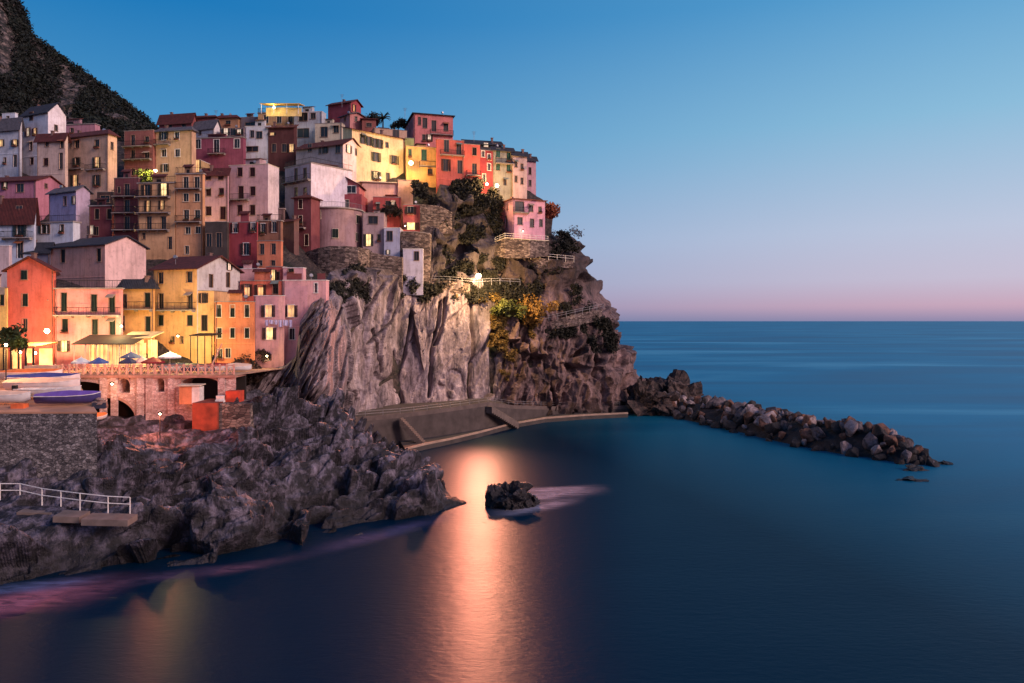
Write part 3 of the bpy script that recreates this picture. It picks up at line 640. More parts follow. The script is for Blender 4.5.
# lit roof terrace with canopy on the yellow skyline house
c = at(280, 112, 160); t = thing('roof_canopy', 'brightly lit yellow rooftop canopy on the skyline', 'canopy', c)
m = MB(); m.slab([(-4.4,0,1.9),(4.2,0,1.9),(4.4,3.4,2.4),(-4.0,3.4,2.4)], .12); m.obj('canopy_roof', flatmat('yellow_canvas', (235,190,90)), t)
for x in (-4.1,-1.4,1.4,3.9):
    m = MB(); m.bar((x,.2,-.3),(x,.2,1.8),.07); m.obj('post', M['white'], t)
m = MB(); m.box(-3.9,3.9,2.6,2.8,-.2,1.7); m.obj('back_screen', plaster((235,205,120)), t)

# ================================================================ ROUND HOUSE ON ITS BASTION
def roundhouse():
    D = 141; b = at(336, 247, D+5.0); r = 5.1
    t = thing('round_house', 'rounded pinkish grey house with a red attic on the masonry bastion', 'house', b)
    top = at(336, 208, D).z-b.z
    arc = [(r*math.cos(a), r*math.sin(a)) for a in np.linspace(math.pi*1.0, math.pi*2.0, 26)]
    m = MB(); m.prism([(r, 5)]+[(-r, 5)]+arc, -1, top); m.obj('wall', plaster((172,130,132)), t)
    m = MB(); rr = r+.35; arc2 = [(rr*math.cos(a), rr*math.sin(a)) for a in np.linspace(math.pi, math.pi*2, 26)]
    m.prism([(rr, 5.3), (-rr, 5.3)]+arc2, top, top+.22); m.obj('terrace_slab', M['concrete'], t)
    rail(t, [(rr*.97*math.cos(a), rr*.97*math.sin(a), top+.22) for a in np.linspace(math.pi, math.pi*2, 18)], .95, 'metal')
    def rw(px, py, w, hh, st):
        Y = D+1; X = (px-CX)*Y/F-b.x; X = max(-r*.93, min(r*.93, X)); a = -math.acos(X/r)
        z = H0-(py-HY)*Y/F-b.z
        put_window(t, (r*math.cos(a)*1.01, r*math.sin(a)*1.01, z-hh/2), a+math.pi/2, w, hh, st, 'green', True, 'cream')
    rw(319, 215, 1.3, 1.7, 'p'); rw(336.6, 234, 1.1, 1.7, 'c'); rw(355.5, 218, 1.1, 1.6, 'p'); rw(355, 236, .8, 1.6, 'p')
    # set-back upper storey in red
    up = MB(); z0 = top+.22; z1 = z0+3.3; x0, x1, y0, y1 = -4.6, 5.0, .2, 8
    hl = [( .9+3.2, 2.1+3.2, z0, z0+2.3), (.4, 1.4, z0, z0+2.2), (6.2,7.1,z0,z0+2.2)]
    facade(up, x1-x0, z1, hl, lambda s,i,z: (x0+s, y0+i, z), .2, z0)
    up.quad((x1,y0,z0),(x1,y1,z0),(x1,y1,z1),(x1,y0,z1)); up.quad((x0,y1,z0),(x0,y0,z0),(x0,y0,z1),(x0,y1,z1))
    up.obj('upper_wall', plaster((168,52,66)), t)
    put_window(t, (x0+4.7, y0, z0), 0, 1.2, 2.3, 'L', 'brown'); put_window(t, (x0+.9, y0, z0), 0, 1.0, 2.2, 'L', 'brown'); put_window(t, (x0+6.65, y0, z0), 0, .9, 2.2, 'p', 'brown')
    # gabled dormer with white glazing
    g = MB(); gx0, gx1, gz = .2-1.0, 4.4, z1+2.0; gm = (gx0+gx1)/2
    g.box(gx0, gx1, y0+.6, y1-1, z1, gz); n = len(g.v)
    g.v += [(gx0,y0+.6,gz),(gx1,y0+.6,gz),(gm,y0+.6,gz+1.3),(gx0,y1-1,gz),(gx1,y1-1,gz),(gm,y1-1,gz+1.3)]
    g.f += [(n,n+1,n+2),(n+5,n+4,n+3),(n,n+2,n+5,n+3),(n+1,n+4,n+5,n+2)]
    g.obj('dormer', plaster((200,90,95)), t)
    for x in (.6, 2.9): put_window(t, (x, y0+.56, z1+.35), 0, 1.7, 1.4, 'p', 'brown', True, 'white')
    rf = MB()
    for s in (0,1):
        xe = gx0-.4 if s == 0 else gx1+.4
        q = [(xe,y1,gz-.1),(xe,y0+.1,gz-.1),(gm,y0+.1,gz+1.5),(gm,y1,gz+1.5)]
        if s: q = q[::-1]
        rf.slab(q, .15)
    rf.slab([(x0-.5,y0-.3,z1-.05),(gx0,y0-.3,z1-.05),(gx0,y1,z1+1.8),(x0-.5,y1,z1+1.8)], .15)
    rf.obj('roof', M['tile'], t)
    return t
roundhouse()

# ================================================================ SLOPE UNDER THE TOWN
def screenP(px, py, D):
    return np.stack([(px-CX)*D/F, D+0*px, H0-(py-HY)*D/F], -1)
u = np.linspace(-90, 552, 260); v = np.linspace(0, 1, 170)
PX, V_ = np.meshgrid(u, v); PT = np.interp(PX, [-90,120,160,240,330,400,440,500,552], [128,142,140,140,134,146,158,174,205]); PY = 430+(PT-430)*V_
DD = Dt(PX, PY)+1.2+3.0*sstep(-PY, -280, -220)+12*np.exp(-((PX-350)/48)**4)*sstep(PY,195,210)*(1-sstep(PY,285,315))
P = screenP(PX, PY, DD)
back = P[-1:].copy(); ex = []
for k, dd in enumerate((6, 14, 26, 45)):
    q = back.copy(); q[...,1] += dd; q[...,2] -= dd*.15+.012*dd*dd; ex.append(q)
ex2 = [P[0:1]+np.array([0,0,-6.])]
P = np.concatenate(ex2+[P]+ex, 0)
n = gnormals(P); P = P+n*(fbm(P*.35, 4, 3)*.7)[...,None]
ROCKBACK = rockmat('hill_soil', (28,26,26), (58,50,48), (105,92,86), 1.2, moss=(24,32,24))
tag(link('town_hillside', gridmesh('town_hillside', P, ROCKBACK)), kind='structure')

# ================================================================ FAR HILL AT THE UPPER LEFT
SILX = [-160,-60,-20,12,22,31,52,80,100,125,150,160,172]; SILY = [-260,-130,-60,-2,12,38,54,73,88,106,126,136,150]
def hillP(px, t):
    sy = np.interp(px, SILX, SILY); py = 200+(sy-200)*t
    D = 168+ 62*t**1.2 + (150-px)*.12*t
    return px, py, D
u = np.linspace(-160, 172, 260); v = np.linspace(0, 1, 170)
PX, T = np.meshgrid(u, v); px, py, D = hillP(PX, T); P = screenP(px, py, D)
ex = []
for dd in (4, 12, 26, 50):
    q = P[-1:].copy(); q[...,1] += dd; q[...,0] -= dd*.35; q[...,2] -= .3*dd+.02*dd*dd; ex.append(q)
P = np.concatenate([P]+ex, 0)
fac, ed = facet(P*.12, 31, 1.4); n = gnormals(P)
disp = fbm(P*.05, 4, 9)*3+fac*2.6+fbm(P*.5, 3, 21)*.8; n = np.array([.1,-.8,.35])/.88*np.ones_like(P)
rowfade = np.minimum(1, np.linspace(0, 30, P.shape[0]))[:,None]
P = P+n*(disp*rowfade*.6)[...,None]
HILL = rockmat('scrub_hill', (24,26,26), (56,52,50), (150,138,132), .6, moss=(17,24,18))
tag(link('hill', gridmesh('hill', P, HILL)), kind='structure')
k = 4600; r = np.random.default_rng(11)
hx = r.uniform(-110, 170, k); ht = r.uniform(.22, 1.0, k)**.8; hx[:400] = np.linspace(-30, 170, 400); ht[:400] = 1
keep = (vnoise(np.stack([hx*.045, ht*5, ht*0], -1), 4) > -.45) | (ht > .97)
keep &= ~((hx < 16) & (np.abs((200+(np.interp(hx, SILX, SILY)-200)*ht)-56) < 20))
hx, ht = hx[keep], ht[keep]
px, py, D = hillP(hx, ht); C = screenP(px, py, D-1.0); R = r.uniform(.9, 2.4, len(hx))
SCRUB = leafmat('scrub_leaves', (6,12,10), (24,36,27), .12)
tag(link('scrub', quadsmesh('scrub', leaves(C, R, 46, .42, .9, 3), SCRUB)), kind='stuff')

# ================================================================ CLIFF
SY = [150, 195, 205, 225, 245, 275, 305, 335, 360, 385, 410, 440]; SX = [548, 549, 551, 563, 577, 592, 606, 621, 632, 640, 645, 648]
def sil(py): return np.interp(py, SY, SX)
TX = [225, 245, 262, 285, 296, 300, 312, 322, 330, 345, 372, 395, 402, 424, 432, 440, 470, 498, 550, 660]
TY = [372, 372, 372, 366, 356, 322, 300, 288, 272, 268, 268, 270, 292, 292, 205, 184, 190, 238, 236, 236]
nu, nv = 760, 520
uu = np.concatenate([np.linspace(0, 1, nu), 1+np.linspace(.004, 1, 70)**1.3*.6])
vv = np.linspace(0, 1, nv)
U, V = np.meshgrid(uu, vv)
def cliffpy(px, v):
    top = np.interp(px, TX, TY)
    D0 = Dt(px, 415.); bot = HY+21.5*F/D0
    return bot+(top-bot)*v
# iterate px <-> py because the seaward outline depends on the height
Uc = np.minimum(U, 1); PX = 228+(560-228)*Uc
for _ in range(6):
    PYc = cliffpy(np.minimum(PX, 620), V); PX = 228+(sil(PYc)-228)*Uc
PYc = cliffpy(np.minimum(PX, 655), V)
D = Dt(PX, PYc)-.8
D = D-13*np.exp(-((PX-321)/23)**2)*sstep(PYc, 284, 304)*(1-.5*sstep(PYc, 380, 420))
# slabs: long steep faces parted by dark cracks
CRACKS = [[(330,286),(318,330),(300,372)], [(352,282),(338,318),(318,360),(306,405)], [(381,284),(366,312),(343,356),(330,412)], [(400,297),(389,322),(368,344)],
          [(413,298),(411,330),(406,356),(400,372),(384,384)], [(396,352),(399,372),(404,402),(396,414)], [(439,303),(434,340),(430,372),(429,396)], [(372,330),(377,352),(382,372)],
          [(443,300),(440,330),(436,345)], [(470,300),(472,340),(470,412)], [(345,384),(352,400),(349,414)], [(497,318),(498,350),(495,412)], [(360,392),(357,415)]]
def polydist(px, py, pl):
    best = np.full(px.shape, 1e9)
    for (x0,y0),(x1,y1) in zip(pl[:-1], pl[1:]):
        dx, dy = x1-x0, y1-y0; t = np.clip(((px-x0)*dx+(py-y0)*dy)/(dx*dx+dy*dy), 0, 1)
        best = np.minimum(best, np.hypot(px-x0-t*dx, py-y0-t*dy))
    return best
base = screenP(PX, PYc, D)
wx = fbm(base*.25, 3, 41)*3.5; wy = fbm(base*.25+9, 3, 42)*3.5
slabmask = sstep(PX, 318, 334)*(1-sstep(PX, 492, 500))*sstep(PYc, 276, 296)
leftmask = (1-sstep(PX, 318, 334))*sstep(PX, 240, 270)
rightmask = sstep(PX, 493, 500)*sstep(PYc, 285, 320)
upmask = 1-sstep(PYc, 276, 300)
acr = (PX*1.0+PYc*.42)         # across the strata
disp = np.zeros_like(PX)
fa, ea = facet(base*np.array([.22,.22,.1]), 51, 1.2)
off = fa
lean = np.stack([base[...,0]-.42*base[...,2], base[...,1]-.1*base[...,2], base[...,2]], -1)
fa, ea = facet(lean*np.array([.15,.12,.04])+fbm(base*.15,2,6)[...,None]*.5, 51, 1.3)
fs, es = facet(lean*np.array([.75,.6,.16])+fbm(base*.4,2,7)[...,None]*.4, 55, 1.6)
ft_, et_ = facet(lean*np.array([1.9,1.6,.7]), 57, 1.6)
disp += slabmask*(fa*1.5+fs*.2+ft_*.09+fbm(base*1.6, 3, 61)*.06-np.exp(-(ea/.03)**2)*.4)
tr = np.zeros_like(PX)
for cr in CRACKS:
    d = polydist(PX+wx*.55, PYc+wy*.55, cr); tr += np.exp(-(d/.95)**2)*2.1-np.exp(-((d-4)/3.)**2)*.25
disp -= tr*np.maximum(slabmask, .5*leftmask)
st = np.stack([acr*.13+wx*.06, PYc*.012, PX*0], -1)
leanL = np.stack([base[...,0]-.62*base[...,2], base[...,1], base[...,2]*.8+base[...,0]*.3], -1)
fl_, el_ = facet(leanL*np.array([1.1,.5,.13])+fbm(base*.3,2,8)[...,None]*.5, 65, 1.8)
fm_, em_ = facet(leanL*np.array([2.6,1.3,.5]), 66, 1.8)
disp += leftmask*(fl_*1.2+fm_*.35+fbm(st*2.2, 4, 71, True)*.35+fbm(base*.9, 4, 72)*.2)
fb, eb = facet(base*np.array([.3,.3,.16])+fbm(base*.2,3,5)[...,None]*.8, 81, 1.7)
rib = np.stack([(PX*1.0+PYc*.25)*.07+wx*.05, PYc*.014, PX*0], -1)
fr_, er_ = facet(base*np.array([.8,.8,.4])+fbm(base*.4,3,5)[...,None]*.5, 85, 1.8)
disp += rightmask*(fbm(rib*1.6, 4, 91, True)*1.8+fb*1.5+fr_*.5+fbm(base*.8, 4, 92)*.4)
disp -= sstep(PX, 490, 497)*(1-sstep(PX, 500, 512))*sstep(PYc, 300, 330)*3.0   # dark gully beside the slabs
fc, ec = facet(base*.28, 101, 1.6)
disp += upmask*(fbm(base*.16, 4, 111, True)*2.2+fc*1.5+fbm(base*1.1, 3, 112)*.4)
# round the seaward end away from the viewer and carry it on behind
D = D+14*np.clip((Uc-.86)/.14, 0, 1)**3
base = screenP(PX, PYc, D)
tail = np.clip(U-1, 0, None)
base[...,1] += tail*95; base[...,0] += tail*-10-(tail*1.2)**2*20
n = gnormals(base); fd = np.array([.45,-.8,.4]); n = n+fd*np.where(PX < 345, 8, .8)[...,None]; n /= np.linalg.norm(n, axis=-1, keepdims=True); fade = np.minimum(1, (1-V)*14)
disp = blur(disp, 2)
P = base+n*(disp*fade)[...,None]
# lid running back from the top edge
lid = []
for dd in (3, 8, 16):
    q = P[-1:].copy(); q[...,1] += dd; q[...,2] += .3; lid.append(q)
CLIFF = rockmat('cliff_rock', (40,35,39), (130,118,122), (192,180,186), .55, (1,1,.22), (0, rad(-16), 0), .85, wet=True, soil_shade=(25, 30, 9, (44,36,32)), east=True)
P = np.concatenate([P]+lid, 0)
tag(link('cliff', gridmesh('cliff', P, CLIFF)), kind='structure')
CLIFFP = P

def rockobj(name, seed, size, mat, loc, label=None, cat='rock', group=None, sub=5, tilt=1.5, rz=0, fs=1.3):
    import bmesh
    bm = bmesh.new(); bmesh.ops.create_icosphere(bm, subdivisions=sub, radius=1)
    me = bpy.data.meshes.new(name); bm.to_mesh(me); bm.free()
    co = np.empty(len(me.vertices)*3); me.vertices.foreach_get('co', co); co = co.reshape(-1, 3)
    f1, _ = facet(co*fs+seed*7.1, seed, tilt); f2, _ = facet(co*3.1+seed, seed+50, tilt)
    rr = 1+f1*.45+f2*.16+fbm(co*4+seed, 3, seed)*.06
    co = co*rr[:,None]*np.array(size)
    me.vertices.foreach_set('co', co.reshape(-1).astype(np.float32)); me.update(); me.materials.append(mat)
    o = link(name, me, None, loc, rz)
    if label: tag(o, label, cat, group)
    return o
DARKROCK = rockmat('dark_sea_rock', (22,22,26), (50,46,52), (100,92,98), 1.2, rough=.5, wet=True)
o = rockobj('sea_stack', 3, (4.9,4.5,4.6), rockmat('stack_rock', (26,24,26), (62,52,50), (112,92,84), 1.0), atz(674, 409, 0)+Vector((0,4,1.9)), 'tall dark rock standing where the breakwater meets the headland', 'rock')
rockobj('shore_rock', 5, (2.6,3,4.4), rockmat('stack_rock', (0,0,0),(0,0,0),(0,0,0)), at(643, 404, 160), 'lower dark rock wedged between headland and tall rock', 'rock')
rockobj('shore_rock', 9, (3.4,3,2.6), rockmat('stack_rock', (0,0,0),(0,0,0),(0,0,0)), at(656, 403, 158), 'rounded dark rock at the foot of the tall rock', 'rock')
# islet in the bay
ip = atz(513, 506, 0)
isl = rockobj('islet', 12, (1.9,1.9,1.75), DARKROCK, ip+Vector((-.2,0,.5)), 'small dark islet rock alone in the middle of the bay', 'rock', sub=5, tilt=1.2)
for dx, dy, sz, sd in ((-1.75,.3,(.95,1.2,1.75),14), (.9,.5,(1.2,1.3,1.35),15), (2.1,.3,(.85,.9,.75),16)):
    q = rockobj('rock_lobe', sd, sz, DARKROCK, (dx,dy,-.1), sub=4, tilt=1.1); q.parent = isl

# ================================================================ FOREGROUND ROCKS
CP = []   # (px, z, D)
def cp(px, py, z): CP.append((px, (H0-z)*F/(py-HY), z))
for px, py in ((-60,584),(0,582),(60,572),(120,565),(180,562),(230,556),(300,542),(350,532),(400,520),(440,510),(463,503)):
    cp(px, py, 0); D_ = H0*F/(py-HY); CP.append((px, D_-5, -3.5)); CP.append((px, D_-12, -6))
for t in ((-40,560,1.2),(30,556,1.4),(60,545,1.9),(0,530,3.4),(-40,515,4.4),(20,512,4.2),(60,512,4.2),(100,514,3.9),(130,520,3.3),(-40,497,4.9),(20,492,4.9),(60,494,4.8),(100,498,4.5),(120,504,4.2),
          (150,540,1.9),(180,530,2.2),(215,528,2.2),(150,500,3.4),(125,475,5.6),(150,470,6.0),(172,480,4.8),(100,480,5.6),
          (190,498,2.4),(175,512,2.6),(215,500,2.6),(200,470,4.8),(225,470,5.2),(180,455,6.3),
          (170,436,7.5),(200,430,7.6),(140,440,7.0),(130,426,8.0),(150,420,8.5),(110,428,8.0),(225,442,6.8),(240,420,8.2),
          (230,455,5.8),(250,430,8.0),(262,412,9.4),(285,400,10.3),(300,404,9.7),(318,414,8.5),(340,424,7.4),(300,430,7.2),(270,440,6.4),(355,432,6.6),(375,446,5.4),(392,458,4.2),(408,466,3.2),(422,478,2.1),(440,490,1.1),(449,498,.3),
          (345,460,4.2),(370,480,2.2),(330,480,3.2),(300,470,4.1),(280,490,3.0),(260,500,2.7),(240,515,2.5),(250,535,1.0),(300,515,1.9),(330,515,1.2),(360,500,1.8),(400,495,1.6),(430,500,.7),(270,465,4.4),(285,450,5.5)):
    cp(*t)
for px, D_, z in ((462,96,-4),(440,99,-4),(420,103,-3),(400,108,-3),(380,112,-1),(350,114,1.5),(330,112,3.5),(300,100,7.5),(300,112,5),(280,98,8.4),(250,92,9),(200,90,8.2),(100,90,8),(0,92,6.5),(-60,92,6.5),(480,85,-5),(480,70,-6),(470,100,-5),
                 (-60,70,6),(0,70,6),(60,70,6),(0,66,5.6),(-60,66,5.6),(60,66,5.6),(90,66,5.6),(345,98,5),(370,96,3),(400,94,.8),(420,93,-1.2), (320,99,6.5)):
    CP.append((px, D_, z))
CP = np.array(CP, float); CPx = (CP[:,0]-CX)*CP[:,1]/F; CPy = CP[:,1]
def rbf_fit(xs, ys, zs, lam=.5):
    d = np.hypot(xs[:,None]-xs, ys[:,None]-ys); A = d-np.eye(len(xs))*lam
    A = np.block([[A, np.stack([np.ones_like(xs), xs, ys], 1)], [np.stack([np.ones_like(xs), xs, ys]), np.zeros((3,3))]])
    return np.linalg.solve(A, np.concatenate([zs, [0,0,0]]))
W8 = rbf_fit(CPx, CPy, CP[:,2])
u = np.linspace(-70, 492, 760); D_ = 48*(116/48)**np.linspace(0, 1, 620)
PX, DD = np.meshgrid(u, D_); X = (PX-CX)*DD/F; Y = DD
Z = W8[-3]+W8[-2]*X+W8[-1]*Y
for i in range(len(CPx)): Z = Z+W8[i]*np.hypot(X-CPx[i], Y-CPy[i])
B = np.stack([X, Y, Z], -1)
wq = np.stack([fbm(B*.2, 3, 7), fbm(B*.2+5, 3, 8), fbm(B*.2+11, 3, 9)], -1)
Rm = np.array([[.83,.4,.38],[-.43,.9,0],[-.35,-.16,.92]])
Bq = B@Rm.T
ca, sa = math.cos(rad(38)), math.sin(rad(38))
Bs = np.stack([B[...,0]*ca+B[...,2]*sa+B[...,1]*.15, B[...,1]*.95-B[...,0]*.3, -B[...,0]*sa+B[...,2]*ca+B[...,1]*.45], -1)
f1, e1 = facet(Bs*np.array([.09,.13,.2])+wq*.4, 201, 2.0)
f15, e15 = facet(Bs*np.array([.16,.3,.5])+wq*.35, 211, 2.8)
f2, e2 = facet(Bs*np.array([.5,.8,1.4])+wq*.7, 221, 2.0)
f3, e3 = facet(Bs*np.array([1.4,2.2,3.2])+wq, 241, 1.8)
big = fbm(B*.12, 3, 33, True)*.8
lip = np.clip((B[...,2]+3)/3.5, .25, 1)
f1 = f1*1.15
flatten = 1-.93*sstep(B[...,1], 58.3, 59.6)*(1-sstep(B[...,1], 62.5, 64.5))*(1-sstep(B[...,0], -33.5, -31.5))
strata = fbm(Bq*np.array([.16,.75,.3])+wq*.5, 4, 301, True)
lip = lip*(1-.85*sstep(PX, 420, 446))
calm = 1-.72*sstep(B[...,1], 74, 80)*(1-sstep(PX, 225, 250))
calm *= 1-.6*np.exp(-((B[...,1]-67)/2.2)**2)*(1-sstep(PX, 110, 130))
disp = (f1*1.7+f15*.95+f2*.32+f3*.09+(strata-.1)*.15+big*.3+fbm(B*2.4, 3, 77)*.04-np.exp(-(e15/.06)**2)*.45-np.exp(-(e2/.05)**2)*.14-.25)*lip*calm
disp = blur(disp, 1)*flatten-.25*(1-flatten)
n = gnormals(B); n[...,2] = np.abs(n[...,2])*1.0
sgn = np.sign(gnormals(B)[...,2:3]+1e-9); nn = gnormals(B)*sgn
nn = nn+np.array([.15,-.35,.6]); nn /= np.linalg.norm(nn, axis=-1, keepdims=True)
P = B+nn*disp[...,None]
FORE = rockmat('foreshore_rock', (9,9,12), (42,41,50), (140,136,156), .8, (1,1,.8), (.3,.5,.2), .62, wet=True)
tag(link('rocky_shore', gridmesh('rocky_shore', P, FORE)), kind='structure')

# ================================================================ SEA
m, nt, b = newmat('sea_water')
b.inputs['IOR'].default_value = 1.33; b.inputs['Specular IOR Level'].default_value = .3; b.inputs['Specular Tint'].default_value = (.15,.6,.92,1)
geo = N(nt, 'ShaderNodeNewGeometry')
mp = N(nt, 'ShaderNodeMapping'); mp.inputs['Scale'].default_value = (.0045,.017,1); nt.links.new(geo.outputs['Position'], mp.inputs[0])
pat = noise(nt, mp.outputs[0], 1.0, 6, .6, .6)
mp2 = N(nt, 'ShaderNodeMapping'); mp2.inputs['Scale'].default_value = (.35,.8,1); nt.links.new(geo.outputs['Position'], mp2.inputs[0])
sm = noise(nt, mp2.outputs[0], 1.0, 5, .6)
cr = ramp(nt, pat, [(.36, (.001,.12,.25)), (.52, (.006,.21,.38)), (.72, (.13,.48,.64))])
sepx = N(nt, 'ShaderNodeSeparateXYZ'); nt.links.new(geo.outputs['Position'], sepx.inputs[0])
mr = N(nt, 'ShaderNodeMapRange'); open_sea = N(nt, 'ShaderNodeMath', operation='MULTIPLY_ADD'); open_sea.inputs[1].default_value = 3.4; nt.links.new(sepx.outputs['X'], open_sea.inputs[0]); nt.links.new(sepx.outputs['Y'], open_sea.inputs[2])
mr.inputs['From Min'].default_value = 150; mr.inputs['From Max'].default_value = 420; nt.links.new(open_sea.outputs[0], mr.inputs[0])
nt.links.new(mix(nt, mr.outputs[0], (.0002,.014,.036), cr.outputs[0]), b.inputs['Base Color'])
rr = ramp(nt, pat, [(.4, (.37,.37,.37)), (.65, (.43,.43,.43))]); nt.links.new(rr.outputs[0], b.inputs['Roughness']); b.inputs['Anisotropic'].default_value = .75; tg = N(nt, 'ShaderNodeCombineXYZ'); tg.inputs[1].default_value = 1; nt.links.new(tg.outputs[0], b.inputs['Tangent'])
mpb = N(nt, 'ShaderNodeMapping'); mpb.inputs['Scale'].default_value = (.6,1.6,1); nt.links.new(geo.outputs['Position'], mpb.inputs[0])
hb = noise(nt, mpb.outputs[0], 1.3, 5, .65, .3)
mr2 = N(nt, 'ShaderNodeMapRange'); mr2.inputs['From Min'].default_value = 60; mr2.inputs['From Max'].default_value = 260; mr2.inputs['To Min'].default_value = .28; mr2.inputs['To Max'].default_value = 0.02; nt.links.new(sepx.outputs['Y'], mr2.inputs[0])
bn = N(nt, 'ShaderNodeBump', Distance=.12); nt.links.new(hb, bn.inputs['Height']); nt.links.new(mr2.outputs[0], bn.inputs['Strength']); nt.links.new(bn.outputs[0], b.inputs['Normal'])
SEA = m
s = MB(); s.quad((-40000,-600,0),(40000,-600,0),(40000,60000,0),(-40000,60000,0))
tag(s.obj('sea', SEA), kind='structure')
# white water drawn out by the swell: thin veils of foam lying on the sea
def foam(name, pts, wid, seed, alpha, col=(190,190,215)):
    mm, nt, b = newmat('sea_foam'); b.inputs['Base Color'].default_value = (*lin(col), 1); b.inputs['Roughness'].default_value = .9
    tc = N(nt, 'ShaderNodeTexCoord'); sp = N(nt, 'ShaderNodeSeparateXYZ'); nt.links.new(tc.outputs['UV'], sp.inputs[0])
    def hat(sock):
        a = N(nt, 'ShaderNodeMath', operation='MULTIPLY_ADD'); a.inputs[1].default_value = 2; a.inputs[2].default_value = -1; nt.links.new(sock, a.inputs[0])
        p = N(nt, 'ShaderNodeMath', operation='MULTIPLY'); nt.links.new(a.outputs[0], p.inputs[0]); nt.links.new(a.outputs[0], p.inputs[1])
        q = N(nt, 'ShaderNodeMath', operation='SUBTRACT', use_clamp=True); q.inputs[0].default_value = 1; nt.links.new(p.outputs[0], q.inputs[1])
        return q.outputs[0]
    def sq(sock):
        p = N(nt, 'ShaderNodeMath', operation='MULTIPLY'); nt.links.new(sock, p.inputs[0]); nt.links.new(sock, p.inputs[1]); return p.outputs[0]
    h1 = sq(hat(sp.outputs[0])); h2 = sq(sq(hat(sp.outputs[1])))
    g = N(nt, 'ShaderNodeNewGeometry'); mq = N(nt, 'ShaderNodeMapping'); mq.inputs['Scale'].default_value = (.35,1.2,1); nt.links.new(g.outputs['Position'], mq.inputs[0])
    nz = ramp(nt, noise(nt, mq.outputs[0], 1.2, 4, .6, .6), [(.2, (0,0,0)), (.85, (1,1,1))])
    a = N(nt, 'ShaderNodeMath', operation='MULTIPLY'); nt.links.new(h1, a.inputs[0]); nt.links.new(h2, a.inputs[1])
    c = N(nt, 'ShaderNodeMath', operation='MULTIPLY'); nt.links.new(a.outputs[0], c.inputs[0]); nt.links.new(nz.outputs[0], c.inputs[1])
    d = N(nt, 'ShaderNodeMath', operation='MULTIPLY', use_clamp=True); nt.links.new(c.outputs[0], d.inputs[0]); d.inputs[1].default_value = alpha
    nt.links.new(d.outputs[0], b.inputs['Alpha'])
    me = bpy.data.meshes.new(name); vs = []; k = len(pts)
    for i, p in enumerate(pts):
        q = atz(p[0], p[1], .03+seed*.004); w = wid if len(p) < 3 else p[2]
        vs += [(q.x, q.y-w, q.z), (q.x, q.y+w, q.z)]
    fs = [(2*i, 2*i+2, 2*i+3, 2*i+1) for i in range(k-1)]
    me.from_pydata(vs, [], fs); uv = me.uv_layers.new(); 
    for f in me.polygons:
        for li in f.loop_indices:
            vi = me.loops[li].vertex_index; uv.data[li].uv = ((vi//2)/(k-1), vi % 2)
    me.materials.append(mm)
    return tag(link(name, me), kind='stuff')
foam('foam', [(478,500),(500,500),(530,497),(560,493),(590,490),(615,488)], 4.4, 0, .85)
foam('foam', [(480,514),(515,511),(550,505),(590,497)], 3.4, 1, .9)
foam('foam', [(505,492),(530,490),(560,489),(600,486)], 2.2, 6, .8)
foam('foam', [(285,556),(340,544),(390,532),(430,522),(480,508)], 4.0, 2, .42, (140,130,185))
foam('foam', [(-120,632),(-40,612),(20,600),(80,592),(150,584)], 6.0, 3, 1.1, (215,130,150))  # pink glow on the water put into this veil's colour
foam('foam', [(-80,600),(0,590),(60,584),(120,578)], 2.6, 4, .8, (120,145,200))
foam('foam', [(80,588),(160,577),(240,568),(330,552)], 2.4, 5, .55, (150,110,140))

# ================================================================ BREAKWATER
BC = [(640,409),(672,415),(700,421),(730,427),(765,436),(800,444),(835,451),(870,456),(905,463),(935,466)]
bc = [atz(x, y, 0) for x, y in BC]; Hs = [3.0,3.6,3.9,3.9,3.9,4.0,4.1,4.2,2.2,.5]; Ws = [5,6.5,7,6.5,6.2,5.6,5.2,5.0,3.4,1.6]
BM = [rockmat('pale_boulder', (96,84,86), (150,136,138), (196,182,182), 1.5), rockmat('grey_boulder', (50,46,50), (98,90,94), (140,128,130), 1.5),
      rockmat('brown_boulder', (58,38,32), (110,76,62), (150,112,92), 1.5), rockmat('black_boulder', (20,19,22), (40,36,38), (66,60,60), 1.5)]
import bmesh
LBL = ['pale grey angular boulder piled in the rock breakwater', 'mid grey angular boulder piled in the rock breakwater', 'reddish brown boulder piled in the rock breakwater', 'dark wet boulder piled in the rock breakwater']
protos = []
for mi in range(4):
    for k in range(3):
        me = bpy.data.meshes.new('boulder'); bm = bmesh.new(); rr = random.Random(mi*10+k)
        for _ in range(15):
            d = Vector((rr.gauss(0,1), rr.gauss(0,1), rr.gauss(0,1))).normalized(); bm.verts.new(d*rr.uniform(.85,1.05))
        bmesh.ops.convex_hull(bm, input=bm.verts); bmesh.ops.bevel(bm, geom=bm.edges[:]+bm.verts[:], offset=.06, segments=1, affect='EDGES')
        bm.to_mesh(me); bm.free(); me.materials.append(BM[mi]); protos.append(me)
rb = random.Random(5); nb = 0
core = MB()
L3 = []
for i in range(len(bc)-1):
    L3.append((bc[i+1]-bc[i]).length)
tot = sum(L3)
def bwpoint(s):
    s *= tot
    for i, l in enumerate(L3):
        if s <= l: t = s/l; return bc[i].lerp(bc[i+1], t), (bc[i+1]-bc[i]).normalized(), Hs[i]*(1-t)+Hs[i+1]*t, Ws[i]*(1-t)+Ws[i+1]*t
        s -= l
    return bc[-1], (bc[-1]-bc[-2]).normalized(), Hs[-1], Ws[-1]
